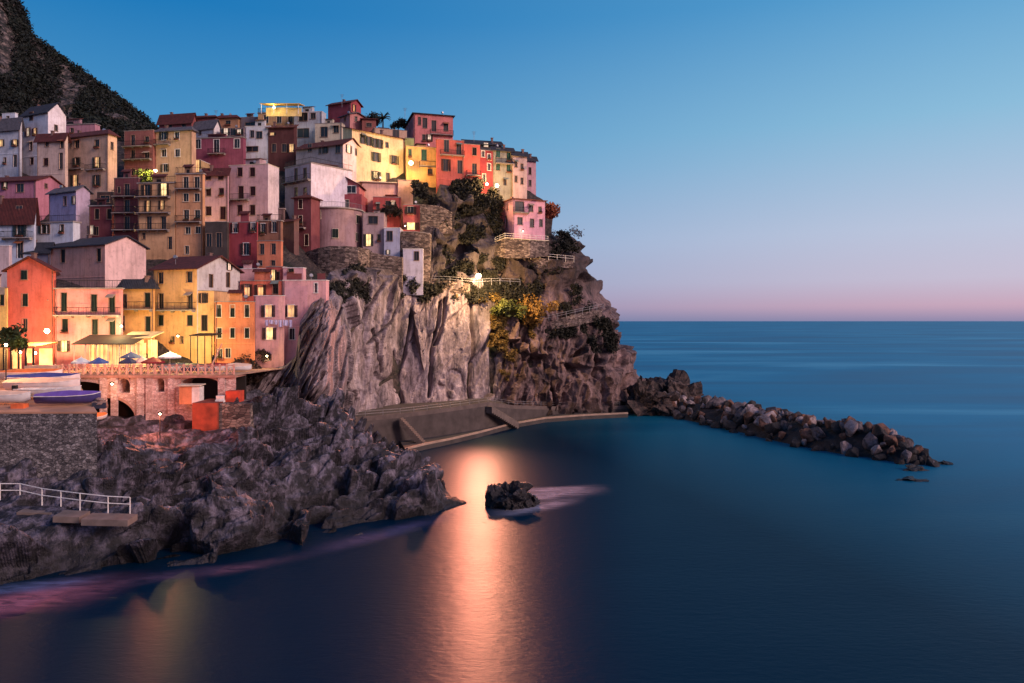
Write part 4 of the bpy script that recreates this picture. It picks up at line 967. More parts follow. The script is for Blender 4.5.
for k in range(298):
    s = (k+rb.random())/298; p, t, hh, ww = bwpoint(s); w = rb.uniform(-1, .75)
    side = Vector((-t.y, t.x, 0))
    if side.y < 0: side = -side
    z = hh*(1-abs(w)**1.5)-.35
    q = p+side*(w*ww+ww*.55); size = .5+1.25*rb.random()**1.6*(1 if s < .88 else .75)
    wet = z < .7
    mi = 3 if (wet and rb.random() < .75) else rb.choices([0,1,2,3], [.16,.26,.3,.28])[0]
    o = link('boulder', protos[mi*3+k % 3], None, (q.x, q.y, z), rb.uniform(0, 6.28)); o.rotation_euler = (rb.uniform(0,6), rb.uniform(0,6), rb.uniform(0,6))
    o.scale = (size*1.25, size, size*.8); tag(o, LBL[mi], 'boulder', 'boulders of the rock breakwater')
cv = []
for s in np.linspace(0, 1, 40):
    p, t, hh, ww = bwpoint(s); side = Vector((-t.y, t.x, 0)); side = side if side.y > 0 else -side
    cv.append([p+side*(w*ww+ww*.55)+Vector((0,0,hh*(1-abs(w)**1.5)-1.0)) for w in np.linspace(-1.1, 1.1, 18)])
cvp = np.array([[tuple(a) for a in r_] for r_ in cv]); cvp[...,2] += fbm(cvp*.7, 3, 3)*.5
tag(link('rubble_bank', gridmesh('rubble_bank', cvp, BM[3])), kind='structure')
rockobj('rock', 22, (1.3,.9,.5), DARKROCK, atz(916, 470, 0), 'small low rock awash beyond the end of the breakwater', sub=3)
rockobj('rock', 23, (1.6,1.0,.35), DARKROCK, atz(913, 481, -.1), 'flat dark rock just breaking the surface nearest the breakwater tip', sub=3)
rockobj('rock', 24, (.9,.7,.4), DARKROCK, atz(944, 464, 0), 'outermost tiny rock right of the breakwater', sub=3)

# ================================================================ QUAY AND PATH AT THE CLIFF FOOT
QM = flatmat('quay_concrete', (74,66,64), .9, 0, .35, .5)
U3 = [at(x, y, d) for x, y, d in ((335,424,112),(365,421,114),(400,418,118),(440,413,123),(488,406,132.5),(515,409,142),(565,410,154),(620,409,158.5),(642,408.5,159.5))]
inner = [Vector((p.x-1.0, max(p.y+6, float(Dt(p.x*F/p.y+CX, 415))+4), p.z)) for p in U3]
q = MB()
for i in range(len(U3)-1): q.slab([U3[i], U3[i+1], inner[i+1], inner[i]], 6)
base = Vector((U3[2].x, U3[2].y, 0)); o = q.obj('quay', QM); tag(o, kind='structure')
L3_ = [atz(x, y, .9) for x, y in ((405,449),(425,444),(450,439),(480,432),(510,424),(545,418),(585,415),(628,413))]
q = MB(); q.prism([(p.x,p.y) for p in L3_]+[(p.x,p.y) for p in (U3[6],U3[5],U3[4]+Vector((.2,0,0)),U3[3],U3[2])], -3, .9)
tag(q.obj('lower_quay', flatmat('lower_quay_concrete', (66,60,58), .85, 0, .3, .5)), kind='structure')
kb = MB()
for a, b_ in zip(L3_[:-1], L3_[1:]): o_ = Vector((0,.55,.0)); kb.slab([a+Vector((0,-.05,.12)), b_+Vector((0,-.05,.12)), b_+o_+Vector((0,0,.12)), a+o_+Vector((0,0,.12))], .3)
tag(kb.obj('kerb', flatmat('kerb_stone', (158,134,118), .85, 0, .2, .6)), kind='structure')
# kerb and parapet
t = thing('parapet_wall', 'low concrete parapet wall along the path at the cliff foot', 'wall', U3[0])
for a, b_ in zip(U3[:-1], U3[1:]):
    m_ = MB(); d = (b_-a).normalized(); nn_ = Vector((d.y,-d.x,0))*.15
    m_.slab([a+Vector((0,0,.7)), b_+Vector((0,0,.7)), b_-nn_*2+Vector((0,0,.7)), a-nn_*2+Vector((0,0,.7))], .69)
    o = m_.obj('wall_section', flatmat('parapet_concrete', (96,84,80), .9, 0, .25, .8), t); rebase(o, U3[0])
def stairs(a, b_, w, n_, label):
    a = Vector(a); b_ = Vector(b_); t = thing('stone_stairs', label, 'stairs', b_)
    m_ = MB(); d = b_-a; hd = Vector((d.x,d.y,0)).normalized(); sd = Vector((-hd.y,hd.x,0))*w/2
    for i in range(n_):
        p = a+d*(i/n_); q_ = a+d*((i+1)/n_); z = p.z
        m_.slab([(p.x-sd.x,p.y-sd.y,z),(q_.x-sd.x,q_.y-sd.y,z),(q_.x+sd.x,q_.y+sd.y,z),(p.x+sd.x,p.y+sd.y,z)], 1.2)
    o = m_.obj('steps', flatmat('step_stone', (104,92,86), .9), t); rebase(o, b_)
stairs(at(401,418,116.9), atz(424,442,.95)+Vector((0,-.3,0)), 1.3, 14, 'concrete steps from the cliff path down to the lower quay on the left')
stairs(at(489,406.5,131.4), atz(516,423,.95), 1.3, 14, 'concrete steps in the middle of the quay under the cliff gully')

# ================================================================ MASONRY WALLS
def wall_strip(name, label, pts, mat, th=.8, cap=None, cat='wall'):
    """pts: (px, py_top, py_bottom, D)"""
    b0 = at(pts[0][0], pts[0][2], pts[0][3]); t = thing(name, label, cat, b0); m_ = MB()
    T = [at(p[0], p[1], p[3])-b0 for p in pts]; Bm = [at(p[0], p[2], p[3])-b0 for p in pts]
    for i in range(len(pts)-1):
        o = Vector((0, th, 0))
        m_.quad(Bm[i], Bm[i+1], T[i+1], T[i]); m_.quad(T[i], T[i+1], T[i+1]+o, T[i]+o); m_.quad(Bm[i+1]+o, Bm[i]+o, T[i]+o, T[i+1]+o)
    for i in (0, -1): m_.quad(Bm[i], T[i], T[i]+Vector((0,th,0)), Bm[i]+Vector((0,th,0)))
    m_.obj('masonry', mat, t)
    if cap:
        c = MB()
        for i in range(len(pts)-1):
            a = T[i]+Vector((0,-.12,.14)); b_ = T[i+1]+Vector((0,-.12,.14)); o = Vector((0, th+.24, 0)); c.slab([a, b_, b_+o, a+o], .13)
        c.obj('coping', M[cap], t)
    return t
wall_strip('bastion_wall', 'tall rubble wall carrying the rounded house above the cliff', [(306,252,292,136.5),(318,248,296,134.6),(330,246,298,133.8),(345,246,290,133.8),(358,247,286,134.5),(368,249,286,137)], STONE, 4)
wall_strip('bastion_wall', 'rubble wall under the pinkish beige and bluish-white houses', [(366,251,290,138.5),(384,255,292,139),(402,257,292,139.5)], STONE, 3)
wall_strip('terrace_wall', 'brown masonry terrace wall between the white box house and the bushes', [(401,232,300,142.5),(415,232,300,142.5),(430,234,300,143)], STONE, 3, 'concrete')
wall_strip('terrace_wall', 'grey retaining wall among bushes below the red ridge houses', [(420,204,236,147.5),(440,206,234,148),(452,212,234,149)], STONE, 3)
wall_strip('retaining_wall', 'pale terrace wall under the lone pink headland house', [(493,243,256,151.0),(505,238,258,149.6),(530,240,258,150.2),(549,241,256,153.5)], STONE, 6, 'cream')
wall_strip('retaining_wall', 'long low path wall right of the lone pink house', [(503,258,266,152.2),(540,258,268,153.5),(573,261,268,157)], STONE, 2)
wall_strip('retaining_wall', 'sloping path wall low on the headland', [(548,322,330,151.5),(575,314,326,153.5),(602,309,320,158)], STONE, 1.6)
wall_strip('retaining_wall', 'small path wall left of the bright cliff lamp', [(428,280,294,143.5),(450,281,292,144.5),(470,284,294,145.5)], STONE, 1.6)

def rail_thing(name, label, pts, h=1.0, mat='metal', step=9, nr=2, r=.035, group=None):
    b0 = Vector(pts[0]); t = thing(name, label, 'railing', b0, 0, group)
    m_ = MB(); P_ = [Vector(p)-b0 for p in pts]
    for a, b_ in zip(P_[:-1], P_[1:]):
        for k in range(nr): m_.bar(a+Vector((0,0,h*(1-k*.5))), b_+Vector((0,0,h*(1-k*.5))), r, 5)
    m_.obj('handrail', M[mat], t)
    pm = MB(); pm.bar((0,0,-.3), (0,0,h), r*1.2, 5); me = pm.mesh('post', M[mat])
    for a, b_ in zip(P_[:-1], P_[1:]):
        n_ = max(1, round((b_-a).length/step))
        for i in range(n_): link('post', me, t, a.lerp(b_, i/n_))
    link('post', me, t, P_[-1]); return t
rail_thing('railing', 'pale railing on the terrace edge of the lone pink house', [at(495,242,151),at(505,237.5,149.6),at(530,239.5,150.2),at(548,240.5,153.4)], .9, 'white', 1.6)
rail_thing('railing', 'long white railing on the path right of the lone pink house', [at(503,258,152),at(540,258,153.3),at(574,261,156.8)], 1.0, 'white', 2.2)
rail_thing('railing', 'path railing running left and right of the bright cliff lamp', [at(428,281,143.2),at(450,281.5,144.2),at(474,284,145.2),at(500,283,147),at(520,284,149)], .95, 'metal', 2.0)
rail_thing('railing', 'zigzag path railing low on the headland', [at(540,322,150.8),at(575,314,153.2),at(604,308,158)], .9, 'metal', 2.2)
rail_thing('railing', 'white tubular railing on the rocky ledge at lower left', [atz(-30,491,5.0),atz(0,497,4.85),atz(20,497,4.8),atz(42,502,4.5),atz(80,507,4.3),atz(108,510,4.1),atz(130,511,4.0)], 1.15, 'white', 1.9, 2, .042)

rail_thing('railing', 'thin railing along the raised walk at the foot of the pale cliff', [p+Vector((0,.2,.68)) for p in U3[:8]], .8, 'metal', 2.5, 2, .03)
# ledge path slabs under that railing
SLABM = flatmat('ledge_slab', (112,98,92), .9, 0, .3, .9)
for x0, x1, y, lb in ((22,56,510,'worn pale path slab on the ledge, left of three'),(58,84,514,'worn pale path slab on the ledge, middle of three'),(86,132,517,'worn pale path slab on the ledge, right of three')):
    a = atz(x0, y, 4.15); b_ = atz(x1, y+1, 4.0); m_ = MB()
    m_.slab([(a.x,a.y-.7,a.z),(b_.x,b_.y-.7,b_.z),(b_.x,b_.y+.9,b_.z+.1),(a.x,a.y+.9,a.z+.1)], .5)
    o = m_.obj('path_slab', SLABM); rebase(o, a); o.location = a; tag(o, lb, 'slab')

# ================================================================ BOAT TERRACE
ft = at(97, 412, 68); bk = Vector((-51.2, 86, 0)); fl = at(-60, 412, 68)
ZT = 11.5
c_ = MB(); pts = [(fl.x-6, 67.6), (ft.x, 68), (bk.x, 86.4), (fl.x-20, 86.4)]
SL = 1.9/18.4
def zs(y): return ZT+max(0, (y-68)*SL)
c_.slab([(p[0], p[1], zs(p[1])) for p in pts], 6.5); o = c_.obj('quay_wall', STONE2, None); rebase(o, (ft.x, 68, 5.2)); o.location = (ft.x, 68, 5.2)
tag(o, 'high rubble harbour wall under the boat terrace at the left', 'wall')
c_ = MB(); c_.slab([(p[0]+.05*(1 if i in (1,2) else 0), p[1]-.05*(1 if i < 2 else 0), zs(p[1])+.16) for i, p in enumerate(pts)], .156)
tag(c_.obj('slipway', flatmat('slipway_concrete', (190,140,112), .85, 0, .25, .5)), kind='structure')

def boat(label, loc, rz, L_, hull, cover=None, bottomup=False, motor=False, cat='boat', group='boats on the terrace'):
    t = thing('small_boat', label, cat, loc, rz, group); Wd = L_*.3; hh = L_*.14
    S = [(-.5,.72,1,.1),(-.25,.95,1,.03),(0,1,1,0),(.25,.82,1.05,.0),(.4,.5,1.15,.08),(.5,.04,1.35,.35)]
    m_ = MB(); rings = []
    for x, w, hz, kz in S:
        ring = []
        for a in np.linspace(-1, 1, 9):
            yy = math.sin(a*math.pi/2)*w*Wd/2; zz = (1-math.cos(a*math.pi/2))**.8
            ring.append((x*L_, yy, (kz+(hz-kz)*zz)*hh+.15))
        rings.append(len(m_.v)); m_.v += ring
    for i in range(len(rings)-1):
        for k in range(8): m_.f.append((rings[i]+k, rings[i+1]+k, rings[i+1]+k+1, rings[i]+k+1))
    m_.f.append(tuple(rings[0]+k for k in range(9)))
    m_.obj('hull', hull, t, smooth=True)
    g = MB()
    for sg in (0, 8):
        for i in range(len(rings)-1): g.bar(m_.v[rings[i]+sg], m_.v[rings[i+1]+sg], .05, 5)
    g.obj('gunwale', M['white'], t)
    if cover:
        c = MB(); R2 = []
        for (x, w, hz, kz), hump in zip(S, (.55,.9,1.1,.9,.6,.1)):
            R2.append(len(c.v))
            for a in np.linspace(-1, 1, 7): c.v.append((x*L_*1.01, a*w*Wd/2*1.06, hz*hh+.15+(1-abs(a)**1.4)*hump*.42+random.uniform(-.03,.03)+.02))
        for i in range(len(R2)-1):
            for k in range(6): c.f.append((R2[i]+k, R2[i+1]+k, R2[i+1]+k+1, R2[i]+k+1))
        c.obj('cover', cover, t)
    else:
        for x in (-.25, .08):
            c = MB(); c.box(x*L_-.12, x*L_+.12, -Wd*.42, Wd*.42, hh*.8, hh*.8+.06); c.obj('thwart', M['cream'], t)
        c = MB(); c.box(-L_*.46, L_*.36, -Wd*.3, Wd*.3, .3, .36); c.obj('floor_board', M['cream'], t)
    if motor:
        c = MB(); c.box(-L_*.5-.45, -L_*.5-.05, -.18, .18, hh*1.0, hh*1.0+.5); c.bar((-L_*.5-.25,0,hh), (-L_*.5-.3,0,.1), .07); c.obj('outboard_motor', M['black'], t)
    return t
HW = flatmat('white_hull', (225,222,220), .35, 0, .1); HB = flatmat('blue_hull', (70,62,120), .5); HO = flatmat('orange_tarp', (222,120,60), .8, 0, .2); HBt = flatmat('blue_tarp', (42,56,130), .8)
HP = flatmat('cream_tarp', (225,190,165), .85, 0, .15); HV = flatmat('violet_tarp', (110,80,165), .8); HG = flatmat('grey_tarp', (80,82,90), .85); HR = flatmat('red_tarp', (150,35,40), .85)
zt = ZT+.18
boat('small boat under an orange tarpaulin at the back of the terrace', (-53.5, 82.5, zs(82.5)+.2), .05, 6.6, HW, HO)
boat('small boat with a blue tarpaulin pointing toward the viaduct', (-50.0, 79.2, zs(79)+.2), .1, 7.2, HW, HBt)
boat('long cream covered boat in the middle of the terrace', (-48.2, 76.2, zs(76)+.2), .02, 7.4, HW, HP)
boat('open white boat near the front edge of the terrace', (-45.9, 73.4, zs(73.4)+.2), .03, 6.2, HW, None, motor=True)
boat('white and violet covered boat nearest the wall corner', (-42.3, 70.6, zs(70.6)+.2), .22, 5.6, HB, HV)
boat('pale covered boat cut by the left edge of the terrace', (-48.8, 70.8, zs(71)+.2), .0, 5.5, HW, HP)
for i, (x, y, c, lb) in enumerate(((-46.3,69.6,(225,110,60),'orange crate at the front edge of the boat terrace'),(-39.3,70.6,(40,42,60),'dark outboard motor bundle at the terrace corner'))):
    t = thing('crate' if i == 0 else 'bundle', lb, 'crate' if i == 0 else 'bundle', (x,y,zt), .3*i)
    m_ = MB(); m_.box(-.6,.6,-.4,.4,0,.06); m_.box(-.6,-.54,-.4,.4,.06,.55); m_.box(.54,.6,-.4,.4,.06,.55); m_.box(-.54,.54,-.4,-.34,.06,.55); m_.box(-.54,.54,.34,.4,.06,.55)
    m_.obj('crate_body', flatmat('crate_%d' % i, c), t)
    if i: rockobj('bag', 61, (.5,.4,.35), flatmat('bag_cloth', (150,120,110)), (0,0,.6), sub=3).parent = t

# ================================================================ VIADUCT AND PIAZZA
VY = 87.0; ZP = 13.7
def vx(px): return (px-CX)*VY/F
def vz(py): return H0-(py-HY)*VY/F
def arch(x0, x1, zb_, zs, rise):
    xm = (x0+x1)/2; hw = (x1-x0)/2
    return dict(x0=x0, x1=x1, zb=zb_, top=lambda x: zs+rise*math.sqrt(max(0, 1-((x-xm)/hw)**2)))
ARCH = [arch(vx(78), vx(137), 6, vz(423), vz(398)-vz(423)), arch(vx(57), vx(102), vz(395), vz(386.5), vz(381.5)-vz(386.5)), arch(vx(119), vx(130), vz(393), vz(384), vz(378.5)-vz(384)),
        arch(vx(156), vx(164.5), vz(392), vz(383), vz(378.5)-vz(383)), arch(vx(181), vx(219), vz(404), vz(383), vz(377.5)-vz(383))]
xL, xR = vx(-30), vx(236)
vroot = thing('stone_viaduct', 'long stone viaduct with arches carrying the railed piazza', 'viaduct', (vx(110), VY, 5.5))
m_ = MB(); xs = sorted(set([xL, xR]+[a['x0'] for a in ARCH]+[a['x1'] for a in ARCH]+list(np.arange(xL, xR, .2))))
for xa, xb in zip(xs[:-1], xs[1:]):
    if xb-xa < 1e-4: continue
    hs = sorted([a for a in ARCH if a['x0'] <= (xa+xb)/2 <= a['x1']], key=lambda a: a['zb'])
    za = zb2 = 5.5
    for a in hs:
        ta, tb = a['top'](xa), a['top'](xb)
        if a['zb'] > za+1e-3 or a['zb'] > zb2+1e-3: m_.quad((xa,VY,za),(xb,VY,zb2),(xb,VY,a['zb']),(xa,VY,a['zb'])); m_.quad((xa,VY,a['zb']),(xb,VY,a['zb']),(xb,VY+3,a['zb']),(xa,VY+3,a['zb']))
        m_.quad((xa,VY,ta),(xa,VY+3,ta),(xb,VY+3,tb),(xb,VY,tb))
        za, zb2 = ta, tb
    m_.quad((xa,VY,za),(xb,VY,zb2),(xb,VY,ZP-.35),(xa,VY,ZP-.35))
for a in ARCH:
    for x in (a['x0'], a['x1']): m_.quad((x,VY,a['zb']),(x,VY+3,a['zb']),(x,VY+3,a['top'](x)),(x,VY,a['top'](x)))
o = m_.obj('wall', STONE3, vroot); rebase(o, vroot.location)
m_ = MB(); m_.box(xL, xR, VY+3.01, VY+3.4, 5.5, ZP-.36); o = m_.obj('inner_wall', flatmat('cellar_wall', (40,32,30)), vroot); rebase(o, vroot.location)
m_ = MB(); m_.box(xL, xR, VY-.3, VY+3.4, ZP-.348, ZP-.1); o = m_.obj('cornice', flatmat('cornice_stone', (176,128,112)), vroot); rebase(o, vroot.location)
for px in (104,115,141,150,172,222):
    m_ = MB(); x = vx(px); m_.box(x-.4, x+.4, VY-.22, VY-.002, 5.5, ZP-.36); o = m_.obj('pilaster', STONE3, vroot); rebase(o, vroot.location)
# arch rings
for a in ARCH[:1]+ARCH[2:3]+ARCH[4:]:
    m_ = MB(); n_ = 22; xx = np.linspace(a['x0'], a['x1'], n_)
    for p_, q_ in zip(xx[:-1], xx[1:]): m_.slab([(p_,VY-.1,a['top'](p_)+.35),(q_,VY-.1,a['top'](q_)+.35),(q_,VY-.003,a['top'](q_)+.35),(p_,VY-.003,a['top'](p_)+.35)], .35)
    o = m_.obj('arch_ring', flatmat('arch_stone', (170,130,116)), vroot); rebase(o, vroot.location)
m_ = MB(); m_.prism([(xL-10, VY+3.3), (xR, VY-.25+.01), (xR+1, VY+8), (-26, 99), (-30, 108), (xL-10, 108)], ZP-1.2, ZP); 
m2 = MB(); m2.prism([(xL-10, VY-.28), (xR, VY-.28), (xR+1.5, VY+10), (-27, 104), (xL-10, 104)], ZP-.095, ZP)
tag(m2.obj('piazza', flatmat('piazza_paving', (170,132,112), .85, 0, .25, .6)), kind='structure')
# piazza railing with crosses
t = thing('piazza_railing', 'pink-white railing with crossed panels along the viaduct top', 'railing', (vx(55), VY, ZP))
RM = flatmat('pinkish_paint', (224,170,150), .6); n_ = 25; x0 = vx(54); dx = (vx(233)-x0)/n_
pm = MB(); pm.box(-.08,.08,-.08,.08,0,1.25); pme = pm.mesh('post', RM)
pn = MB(); pn.bar((.1,0,.1),(dx-.1,0,1.05),.035,4); pn.bar((.1,0,1.05),(dx-.1,0,.1),.035,4); pn.bar((.1,0,1.1),(dx-.1,0,1.1),.045,4); pn.bar((.1,0,.08),(dx-.1,0,.08),.03,4); pnm = pn.mesh('cross_panel', RM)
for i in range(n_+1):
    link('post', pme, t, (i*dx, 0, 0))
    if i < n_: link('cross_panel', pnm, t, (i*dx, 0, 0))
def parasol(label, x, y, col, open_=.72, hgt=1.95):
    t = thing('parasol', label, 'parasol', (x,y,ZP)); m_ = MB(); m_.bar((0,0,0),(0,0,hgt+.15),.04); m_.obj('pole', M['white'], t)
    m_ = MB(); m_.prism([(-.25,-.25),(.25,-.25),(.25,.25),(-.25,.25)], 0, .08); m_.obj('base', M['concrete'], t)
    m_ = MB(); n = 8; m_.v = [(0,0,hgt)]+[(math.cos(k*math.pi/4)*1.55*open_, math.sin(k*math.pi/4)*1.55*open_, hgt-.6) for k in range(n)]+[(math.cos(k*math.pi/4)*1.55*open_, math.sin(k*math.pi/4)*1.55*open_, hgt-.78) for k in range(n)]
    m_.f = [(0,1+k,1+(k+1)%n) for k in range(n)]+[(1+k,9+k,9+(k+1)%n,1+(k+1)%n) for k in range(n)]
    m_.obj('canopy', flatmat('canvas_%d%d%d' % col, col, .8, 0, .1), t)
parasol('pale grey parasol on the piazza, leftmost of the open ones', vx(73)-.5, 89.5, (190,195,210))
parasol('bright blue parasol on the piazza', vx(88), 89.3, (55,80,150))
parasol('dark navy parasol in the middle of the piazza', vx(117), 89.6, (40,42,85))
parasol('slate blue parasol behind the navy one on the piazza', vx(111), 91.6, (90,100,135), .8, 2.5)
parasol('pale pink parasol right of the navy one on the piazza', vx(127), 90.6, (225,180,175), .8)
parasol('dark red parasol on the piazza before the yellow house', vx(140), 90.2, (130,30,45), .9)
parasol('white parasol behind the dark red one on the piazza', vx(151), 91.8, (225,225,230), .9, 2.5)
for i, (px, y) in enumerate(((66,88.6),(80,88.6),(94,88.7),(104,88.8),(122,88.7),(133,88.8))):
    t = thing('cafe_table', 'small round cafe table on the piazza by the railing', 'table', (vx(px), y, ZP), 0, 'cafe tables on the piazza')
    m_ = MB(); m_.bar((0,0,0),(0,0,.72),.04); m_.obj('leg', M['black'], t); m_ = MB(); m_.bar((0,0,.72),(0,0,.76),.42,12); m_.obj('tabletop', flatmat('orange_table', (225,140,70)), t)
# covered boats, crane and scooters parked on the piazza
boat('small boat under a dark grey cover on the piazza, first from the parasols', (vx(165), 90.5, ZP), .2, 4.2, HW, HG, group='covered boats on the piazza')
boat('small boat under a dark grey cover before the yellow-orange house', (vx(182), 90.2, ZP), -.2, 4.0, HB, flatmat('black_tarp', (38,38,44)), group='covered boats on the piazza')
boat('small boat under a dark red cover near the boat crane', (vx(203), 90.6, ZP), .5, 4.0, HW, HR, group='covered boats on the piazza')
boat('small boat under a pale cover at the orange house corner', (vx(222), 91.5, ZP), .3, 3.6, HW, HP, group='covered boats on the piazza')
t = thing('boat_crane', 'slanting pinkish boat crane with a dark column on the piazza', 'crane', (vx(206), 89.2, ZP))
m_ = MB(); m_.bar((0,0,0),(0,0,2.2),.16,8,.12); m_.obj('column', M['dark'], t); m_ = MB(); m_.bar((0,0,1.6),(-.0,0,2.0),.2,8); m_.obj('winch', M['black'], t)
m_ = MB(); m_.bar((-.4,-.2,.4),(1.1,-.2,3.6),.1,6,.06); m_.obj('jib', RM, t); m_ = MB(); m_.bar((1.1,-.2,3.5),(1.1,-.2,1.5),.02,4); m_.obj('cable', M['black'], t)

# kiosk and orange-lit quay wall right of the viaduct
t = thing('kiosk', 'little orange kiosk with a white door panel in the right viaduct opening', 'kiosk', (vx(188), 86.2, vz(403)))
m_ = MB(); m_.box(-.4,1.05,-.6,.6,0,2.0); m_.obj('kiosk_body', plaster((235,130,50)), t); m_ = MB(); m_.box(1.06,1.95,-.62,.6,0,2.02); m_.obj('door_panel', M['white'], t); m_ = MB(); m_.slab([(-.6,-.8,2.2),(2.1,-.8,2.2),(2.1,.8,2.3),(-.6,.8,2.3)], .1); m_.obj('roof', M['cream'], t)
x0, x1 = vx(196), vx(219)
m_ = MB(); m_.box(vx(196)*84/87, vx(221)*84/87, 83, 88, 4, H0-(402-HY)*84/F); o = m_.obj('quay_block', flatmat('orange_render', (128,56,40), .9, 0, .5, .8)); tag(o, 'orange rendered quay block below the kiosk', 'quay block')
m_ = MB(); m_.box(vx(221.2)*84/87, vx(252)*84/87, 83.4, 88, 4, H0-(403-HY)*84/F); o = m_.obj('quay_wall', STONE); tag(o, 'low grey masonry wall right of the orange quay block', 'wall')
m_ = MB(); m_.box(vx(232), vx(246), 85, 86.4, H0-(403-HY)*84/F, H0-(392-HY)*84/F); o = m_.obj('storage_box', flatmat('orange_red_box', (200,70,45), .8)); tag(o, 'red-orange storage box standing on the grey quay wall', 'box')
m_ = MB(); m_.box(-.5,.5,-.4,.4,0,.3); m_.box(-.42,.42,-.34,.34,.3,.75); o = m_.obj('white_basket', M['white'], None, (vx(227.5), 85.0, H0-(403-HY)*84/F)); tag(o, 'white tub on the quay wall left of the red-orange box', 'tub')
for x, y, z, s_, cc, lb in ((238,430,8.0,1.1,(176,70,58),'overturned pinkish red dinghy on the rocks below the quay wall'),):
    boat(lb, atz(240, 411, 9.6)+Vector((0,-1,-.1)), .2, 2.8, flatmat('dinghy_red', (185,80,66), .6), flatmat('dinghy_red', (0,0,0)), group='dinghies on the rocks')
# boat prow under the arch and long rope line
boat('orange-lit dinghy standing under the big viaduct arch', (vx(108), 84.5, vz(419)), 1.3, 3.2, HW, HO, group='dinghies on the rocks')

# waterfront awnings, pergola, lit arcade
t = thing('awning', 'wide brown restaurant awning before the pink waterfront house', 'awning', at(80, 372, 92.5))
za = at(80, 338, 92.5).z-t.location.z; x1 = at(137, 372, 92.5).x-t.location.x
m_ = MB(); m_.slab([(-.6,-.8,za-.7),(x1,-.8,za-.7),(x1,3.2,za+.35),(-.6,3.2,za+.35)], .1); m_.obj('canopy', flatmat('brown_canvas', (70,48,42), .85), t)
for k in range(6):
    m_ = MB(); x = -.4+k*(x1+.2)/5.2; m_.bar((x,-.6,0),(x,-.6,za-.75),.06); m_.obj('post', M['cream'], t)
m_ = MB(); m_.box(-.3, x1-.2, 2.6, 2.7, .5, za-.7); m_.obj('lit_glazing', M['warm'], t)
for k in range(12):
    m_ = MB(); x = -.2+k*(x1-.2)/12; m_.box(x-.04,x+.04,2.5,2.59,.3,za-.6); m_.obj('mullion', M['cream'], t)
t = thing('awning', 'pale cream awning before the yellow house', 'awning', at(122, 366, 95)); za = at(122, 334, 95).z-t.location.z
m_ = MB(); m_.slab([(0,-.9,za-.6),(4.2,-.9,za-.4),(4.2,2.6,za+.3),(0,2.6,za+.3)], .1); m_.obj('canopy', flatmat('cream_canvas', (235,200,150), .85), t)
for x in (.1, 2.1, 4.1): m_ = MB(); m_.bar((x,-.7,0),(x,-.7,za-.6),.05); m_.obj('post', M['cream'], t)
m_ = MB(); m_.box(.2,1.6,2.3,2.4,.4,za-.8); m_.box(2.2,3.4,2.3,2.4,.9,za-.8); m_.obj('lit_glazing', M['warm'], t)
t = thing('pergola', 'long lit timber pergola at the left end of the waterfront', 'pergola', at(-10, 372, 90)); za = at(0, 347, 90).z-t.location.z; x1 = at(38, 372, 90).x-t.location.x
m_ = MB(); m_.slab([(-.5,-.6,za+.1),(x1,-.6,za+.1),(x1,4,za+.5),(-.5,4,za+.5)], .16); m_.obj('roof', flatmat('pergola_timber', (190,120,70), .8), t)
for k in range(7):
    m_ = MB(); x = .2+k*(x1-.5)/6; m_.box(x-.09,x+.09,-.5,-.32,0,za-.1); m_.obj('post', M['dark'], t)
m_ = MB(); m_.box(.2,1.5,3.4,3.5,.2,za-.3); m_.box(2.1,3.2,3.4,3.5,.9,za-.3); m_.box(3.8,x1-.4,3.4,3.5,.2,za-.3); m_.obj('lit_glazing', M['warm'], t)
t = thing('porch', 'small timber porch with dark posts at the yellow annex', 'porch', at(190, 368, 93.5)); za = at(190, 335, 93.5).z-t.location.z
m_ = MB(); m_.slab([(0,-.3,za),(2.9,-.3,za),(2.9,3,za+.2),(0,3,za+.2)], .12); m_.obj('roof', M['dark'], t)
for x in (.1,1.0,1.9,2.8): m_ = MB(); m_.bar((x,-.1,0),(x,-.1,za),.06); m_.obj('post', M['brown'], t)
wall_strip('garden_wall', 'pale stone wall with a ramp between pergola and viaduct', [(24,366,384,86.5),(40,365,384,86.5),(57,366,384,86.6)], flatmat('pale_wall', (190,158,140), .9, 0, .3, 1), 1.0)

# laundry on the pink house
t = thing('clothesline', 'clothesline with white washing below the lit windows of the pink wing', 'laundry', at(264, 320, 99.2))
Wl = at(297, 320, 99.2).x-t.location.x; m_ = MB(); m_.bar((0,0,0),(Wl,0,0),.02,4); m_.obj('line', M['metal'], t)
x = .15; rr = random.Random(3)
while x < Wl-.6:
    w = rr.uniform(.35,.8); hh = rr.uniform(.5,1.0); m_ = MB(); a = (x,-.03,0); m_.v = []; k = 5
    for i in range(k+1):
        xx = x+w*i/k; m_.v += [(xx,-.03+.05*math.sin(i*2.1),0),(xx+.02,-.04+.09*math.sin(i*2.1+.5),-hh)]
    m_.f = [(2*i,2*i+1,2*i+3,2*i+2) for i in range(k)]
    m_.obj('cloth', flatmat('washing_%d' % rr.choice([0,1]), [(225,225,235),(195,190,225)][rr.choice([0,1])], .9, 0, .05), t); x += w+.08
t = thing('clothesline', 'clothesline with bluish-white sheets on the laundry terrace', 'laundry', at(258, 212, 139.5)); Wl = 4.6
m_ = MB(); m_.bar((0,0,0),(Wl,0,0),.02,4); m_.obj('line', M['metal'], t)
for i, w in enumerate((1.3,.9,1.2)):
    m_ = MB(); x = .1+i*1.5; m_.v = []; 
    for k in range(6): m_.v += [(x+w*k/5,.05*math.sin(k*2),0),(x+w*k/5,.1*math.sin(k*2+.4),-.9)]
    m_.f = [(2*k,2*k+1,2*k+3,2*k+2) for k in range(5)]; m_.obj('cloth', flatmat('sheet_blue', (190,205,225), .9, 0, .05), t)

